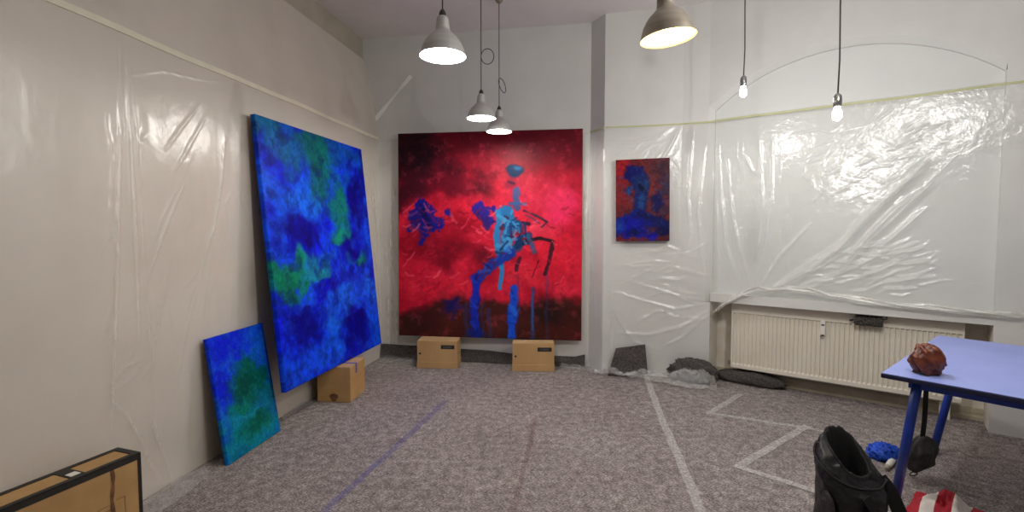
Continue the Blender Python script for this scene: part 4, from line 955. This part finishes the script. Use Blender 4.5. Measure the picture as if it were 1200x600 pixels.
# ---------------------------------------------------------------- floor tapes and fleece offcuts
def floor_tape(pts_px, w, mat, label, group=None, z=.0015, name='floor_tape'):
    pts = [on_z(x, y)[:2] for x, y in pts_px]; L = [0]
    for a_, b_ in zip(pts[:-1], pts[1:]): L.append(L[-1]+np.linalg.norm(b_-a_))
    n = max(8, int(L[-1]/.03)); V = []
    for i in range(n):
        s_ = L[-1]*i/(n-1); q_ = np.array([np.interp(s_, L, [p_[0] for p_ in pts]), np.interp(s_, L, [p_[1] for p_ in pts])])
        s2 = min(s_+.02, L[-1]); s1 = max(s_-.02, 0)
        d_ = np.array([np.interp(s2, L, [p_[k] for p_ in pts])-np.interp(s1, L, [p_[k] for p_ in pts]) for k in (0, 1)]); d_ /= np.linalg.norm(d_)
        nn = np.array([-d_[1], d_[0]])
        for j in range(4):
            t_ = (j/3-.5)*w*(1+.08*math.sin(s_*17+j)); V.append((q_[0]+nn[0]*t_, q_[1]+nn[1]*t_, z+.0018*abs(math.sin(s_*23+j*1.7))))
    o = fast_mesh(name, np.array(V), grid_faces(n, 4), mat); return tag(o, label, 'tape', group)
G = 'clear tapes on the floor fleece'
floor_tape([(757, 441), (775, 490), (797, 540), (823, 603)], .055, M['seam_tape'], 'long pale tape strip running from the pier towards the viewer', G)
floor_tape([(868, 462), (830, 485)], .05, M['seam_tape'], 'short pale tape nearest the radiator end, forming the upper corner', G)
floor_tape([(828, 484), (880, 492), (945, 502), (1000, 513)], .045, M['seam_tape'], 'pale tape strip running right below the upper corner towards the black bag', G, .0035)
floor_tape([(946, 500), (905, 524), (863, 549)], .055, M['seam_tape'], 'slanted pale tape between the two crosswise strips on the fleece', G, .005)
floor_tape([(862, 547), (905, 561), (975, 583)], .05, M['seam_tape'], 'nearest crosswise pale tape ending behind the black bag', G, .0065)
floor_tape([(522, 470), (490, 500), (440, 545), (374, 605)], .045, M['seam_blue'], 'blue stained tape seam running diagonally across the left floor', G)
floor_tape([(628, 490), (616, 540), (600, 605)], .03, M['seam_red'], 'thin reddish seam on the fleece in the middle of the floor', G)
floor_tape([(560, 492), (600, 494), (640, 499)], .03, M['seam_faint'], 'faint crosswise seam on the fleece before the boxes', G)

p = on_z(464, 517); vs = [(p[0]+.075*math.cos(t)*(1+.35*math.sin(3*t+1)+.15*math.sin(7*t)), p[1]+.05*math.sin(t)*(1+.3*math.cos(4*t)), .0012) for t in np.linspace(0, 2*math.pi, 40, endpoint=False)]
tag(mesh('paint_stain', vs, [tuple(range(40))], M['seam_red']), 'small dark reddish stain on the fleece beside the blue stained seam', 'stain')
# fleece turned up along the back wall
def upstand(name, label, path, s0, s1, ztop, mat, seed, thick=.012, lean=.02):
    ns = int((s1-s0)/.02); s = np.linspace(s0, s1, ns); pos, nn, _ = path_eval(path, s); rows = 14; V = []
    zt_ = ztop(s) if callable(ztop) else np.full(ns, ztop)
    for j in range(rows):
        t = j/(rows-1)
        for i in range(ns):
            z = .003+(zt_[i]-.003)*t; nz_ = float(fbm(np.array([[s[i]*6]]), np.array([[t*2.0+3]]), seed, 3)[0, 0])
            o_ = thick+lean*(1-t)**2+.03*nz_*(1-.3*t); V.append((*(pos[i]+nn[i]*o_), z))
    o = fast_mesh(name, np.array(V), grid_faces(rows, ns), mat); md = o.modifiers.new('Solidify', 'SOLIDIFY'); md.thickness = .005
    return tag(o, label, 'fleece')
bl_ = np.linalg.norm(P2-P1)
upstand('fleece_edge', 'dark grey fleece turned up at the foot of the back wall', BPATH, .0, bl_-.04, lambda s: np.interp(s, [0, .5, 1.3, 1.7, 2.2, bl_], [.155, .15, .13, .10, .11, .15]), M['felt_dark'], 131)
# dark fleece flap leaning on the pier
fl = [on_wall(713, 428, P3, P4), on_wall(722, 397, P3, P4), on_wall(756, 392, P3, P4), on_wall(759, 426, P3, P4)]
V = []; n1 = 22
for j in range(n1):
    t = j/(n1-1)
    for i in range(n1):
        u_ = i/(n1-1); a_ = fl[0]+(fl[3]-fl[0])*u_; b_ = fl[1]+(fl[2]-fl[1])*u_; p_ = a_+(b_-a_)*t
        o_ = .048+.05*(1-t)+.02*float(fbm(np.array([[u_*4]]), np.array([[t*4]]), 141, 3)[0, 0])
        V.append((p_[0]+pn[0]*o_, p_[1]+pn[1]*o_, max(p_[2]*1.0+(.0), .004)))
V = np.array(V); V[:, 2] = .006+(V[:, 2]-V[:, 2].min())*.97
o = fast_mesh('fleece_flap', V, grid_faces(n1, n1), M['felt_dark']); o.modifiers.new('Solidify', 'SOLIDIFY').thickness = .006
tag(o, 'square dark fleece flap leaning against the foot of the white pier', 'fleece')
# rolled lump of fleece at the pier's right foot
p = on_z(811, 448.5)
o = crumple('fleece_bundle', 'bunched dark fleece under crumpled film at the pier foot beside the radiator', 'fleece', (p[0], p[1], .003), (.40, .10, .25), M['felt_dark'], 151, 7, .34, .1, rot=-.46)
p = np.array([*(W0+WD*.33+WN*.15), 0])
o = crumple('fleece_shade_lump', 'flat dark fleece standing in for shade on the baseboard under the left end of the radiator', 'fleece', (p[0], p[1], .003), (.56, .14, .15), M['felt_dark'], 161, 4, .2, 0, rot=math.atan2(WD[1], WD[0]))  # dark fleece that also stands in for shade along the baseboard

# crumpled film lying on the floor
def floor_film(label, px_poly_near, px_poly_far, hmax, seed, n1=150, n2=34, mat='film_floor', over=None, f=1.0):
    A_ = [on_z(*q_)[:2] for q_ in px_poly_near]; B_ = [on_z(*q_)[:2] for q_ in px_poly_far]
    ta = np.linspace(0, 1, len(A_)); tb = np.linspace(0, 1, len(B_)); u_ = np.linspace(0, 1, n1)
    a_ = np.stack([np.interp(u_, ta, [q_[k] for q_ in A_]) for k in (0, 1)], -1); b_ = np.stack([np.interp(u_, tb, [q_[k] for q_ in B_]) for k in (0, 1)], -1)
    V = []
    for j in range(n2):
        t = j/(n2-1); p_ = a_*(1-t)+b_*t
        wob = .012*(fbm(u_*22, np.full(n1, t*5.0), seed+3, 3)-.5)
        z = .004+hmax*math.sin(math.pi*min(1, .15+t*.75))*ridged(p_[:, 0]*9*f, p_[:, 1]*9*f, seed, 4)**1.5*np.minimum(1, np.minimum(u_, 1-u_)*14+.1)
        if over is not None: z = np.maximum(z, over(p_))
        V.append(np.stack([p_[:, 0]+wob, p_[:, 1]+wob, z], -1))
    o = fast_mesh('crumpled_film', np.concatenate(V), grid_faces(n2, n1), M[mat]); return tag(o, label, 'plastic sheet', 'loose film on the floor')
pc = on_z(812, 452)[:2]
def lump(p_):
    d_ = p_-pc; c_, s_ = math.cos(.46), math.sin(.46); x_ = d_[:, 0]*c_-d_[:, 1]*s_; y_ = d_[:, 0]*s_+d_[:, 1]*c_
    return .15*np.clip(1-(x_/.26)**2-((y_+.01)/.11)**2, 0, 1)**.5*(.45+.8*ridged(p_[:, 0]*17, p_[:, 1]*17, 171, 4))
floor_film('shiny crumpled film heaped along the foot of the white pier', [(690, 439), (720, 444), (760, 449), (800, 457), (840, 459)], [(696, 436), (720, 438), (756, 440.5), (800, 445), (834, 448)], .12, 171, over=lump)
floor_film('crumpled film lying in front of the back wall right of the boxes', [(655, 431), (675, 434), (706, 440)], [(655, 426), (680, 428), (702, 433)], .05, 181, 70, 24)
floor_film('thin film edge on the floor between the left box and the blue canvas', [(446, 424), (462, 428), (486, 430)], [(449, 416), (466, 417), (490, 419)], .04, 191, 70, 20)
floor_film('wide crumpled film edge on the floor beside the small teal canvas', [(176, 615), (206, 590), (238, 566), (246, 556)], [(150, 606), (178, 584), (210, 562), (243, 547)], .05, 201, 90, 30)
floor_film('narrow film edge on the floor between the teal canvas and the brown box', [(332, 494), (352, 480), (368, 473)], [(330, 488), (350, 476), (364, 469)], .03, 211, 50, 14)

# ---------------------------------------------------------------- world, camera, view
w = bpy.data.worlds.new('World'); SC.world = w; w.use_nodes = True
w.node_tree.nodes['Background'].inputs['Color'].default_value = (.05, .055, .06, 1); w.node_tree.nodes['Background'].inputs['Strength'].default_value = .3
cam = bpy.data.cameras.new('Camera'); co = bpy.data.objects.new('Camera', cam); COL.objects.link(co)
cam.sensor_width = 36; cam.lens = FPX/1200*36; cam.clip_start = .05
co.location = (0, 0, H); co.rotation_euler = (math.pi/2-PITCH, 0, 0); SC.camera = co
SC.view_settings.view_transform = 'Standard'; SC.view_settings.look = 'None'; SC.view_settings.gamma = 1; SC.view_settings.use_curve_mapping = False
SC.view_settings.exposure = 0.55
SC.cycles.max_bounces = 10; SC.cycles.transparent_max_bounces = 24; SC.cycles.sample_clamp_indirect = 6
SC.cycles.use_denoising = True
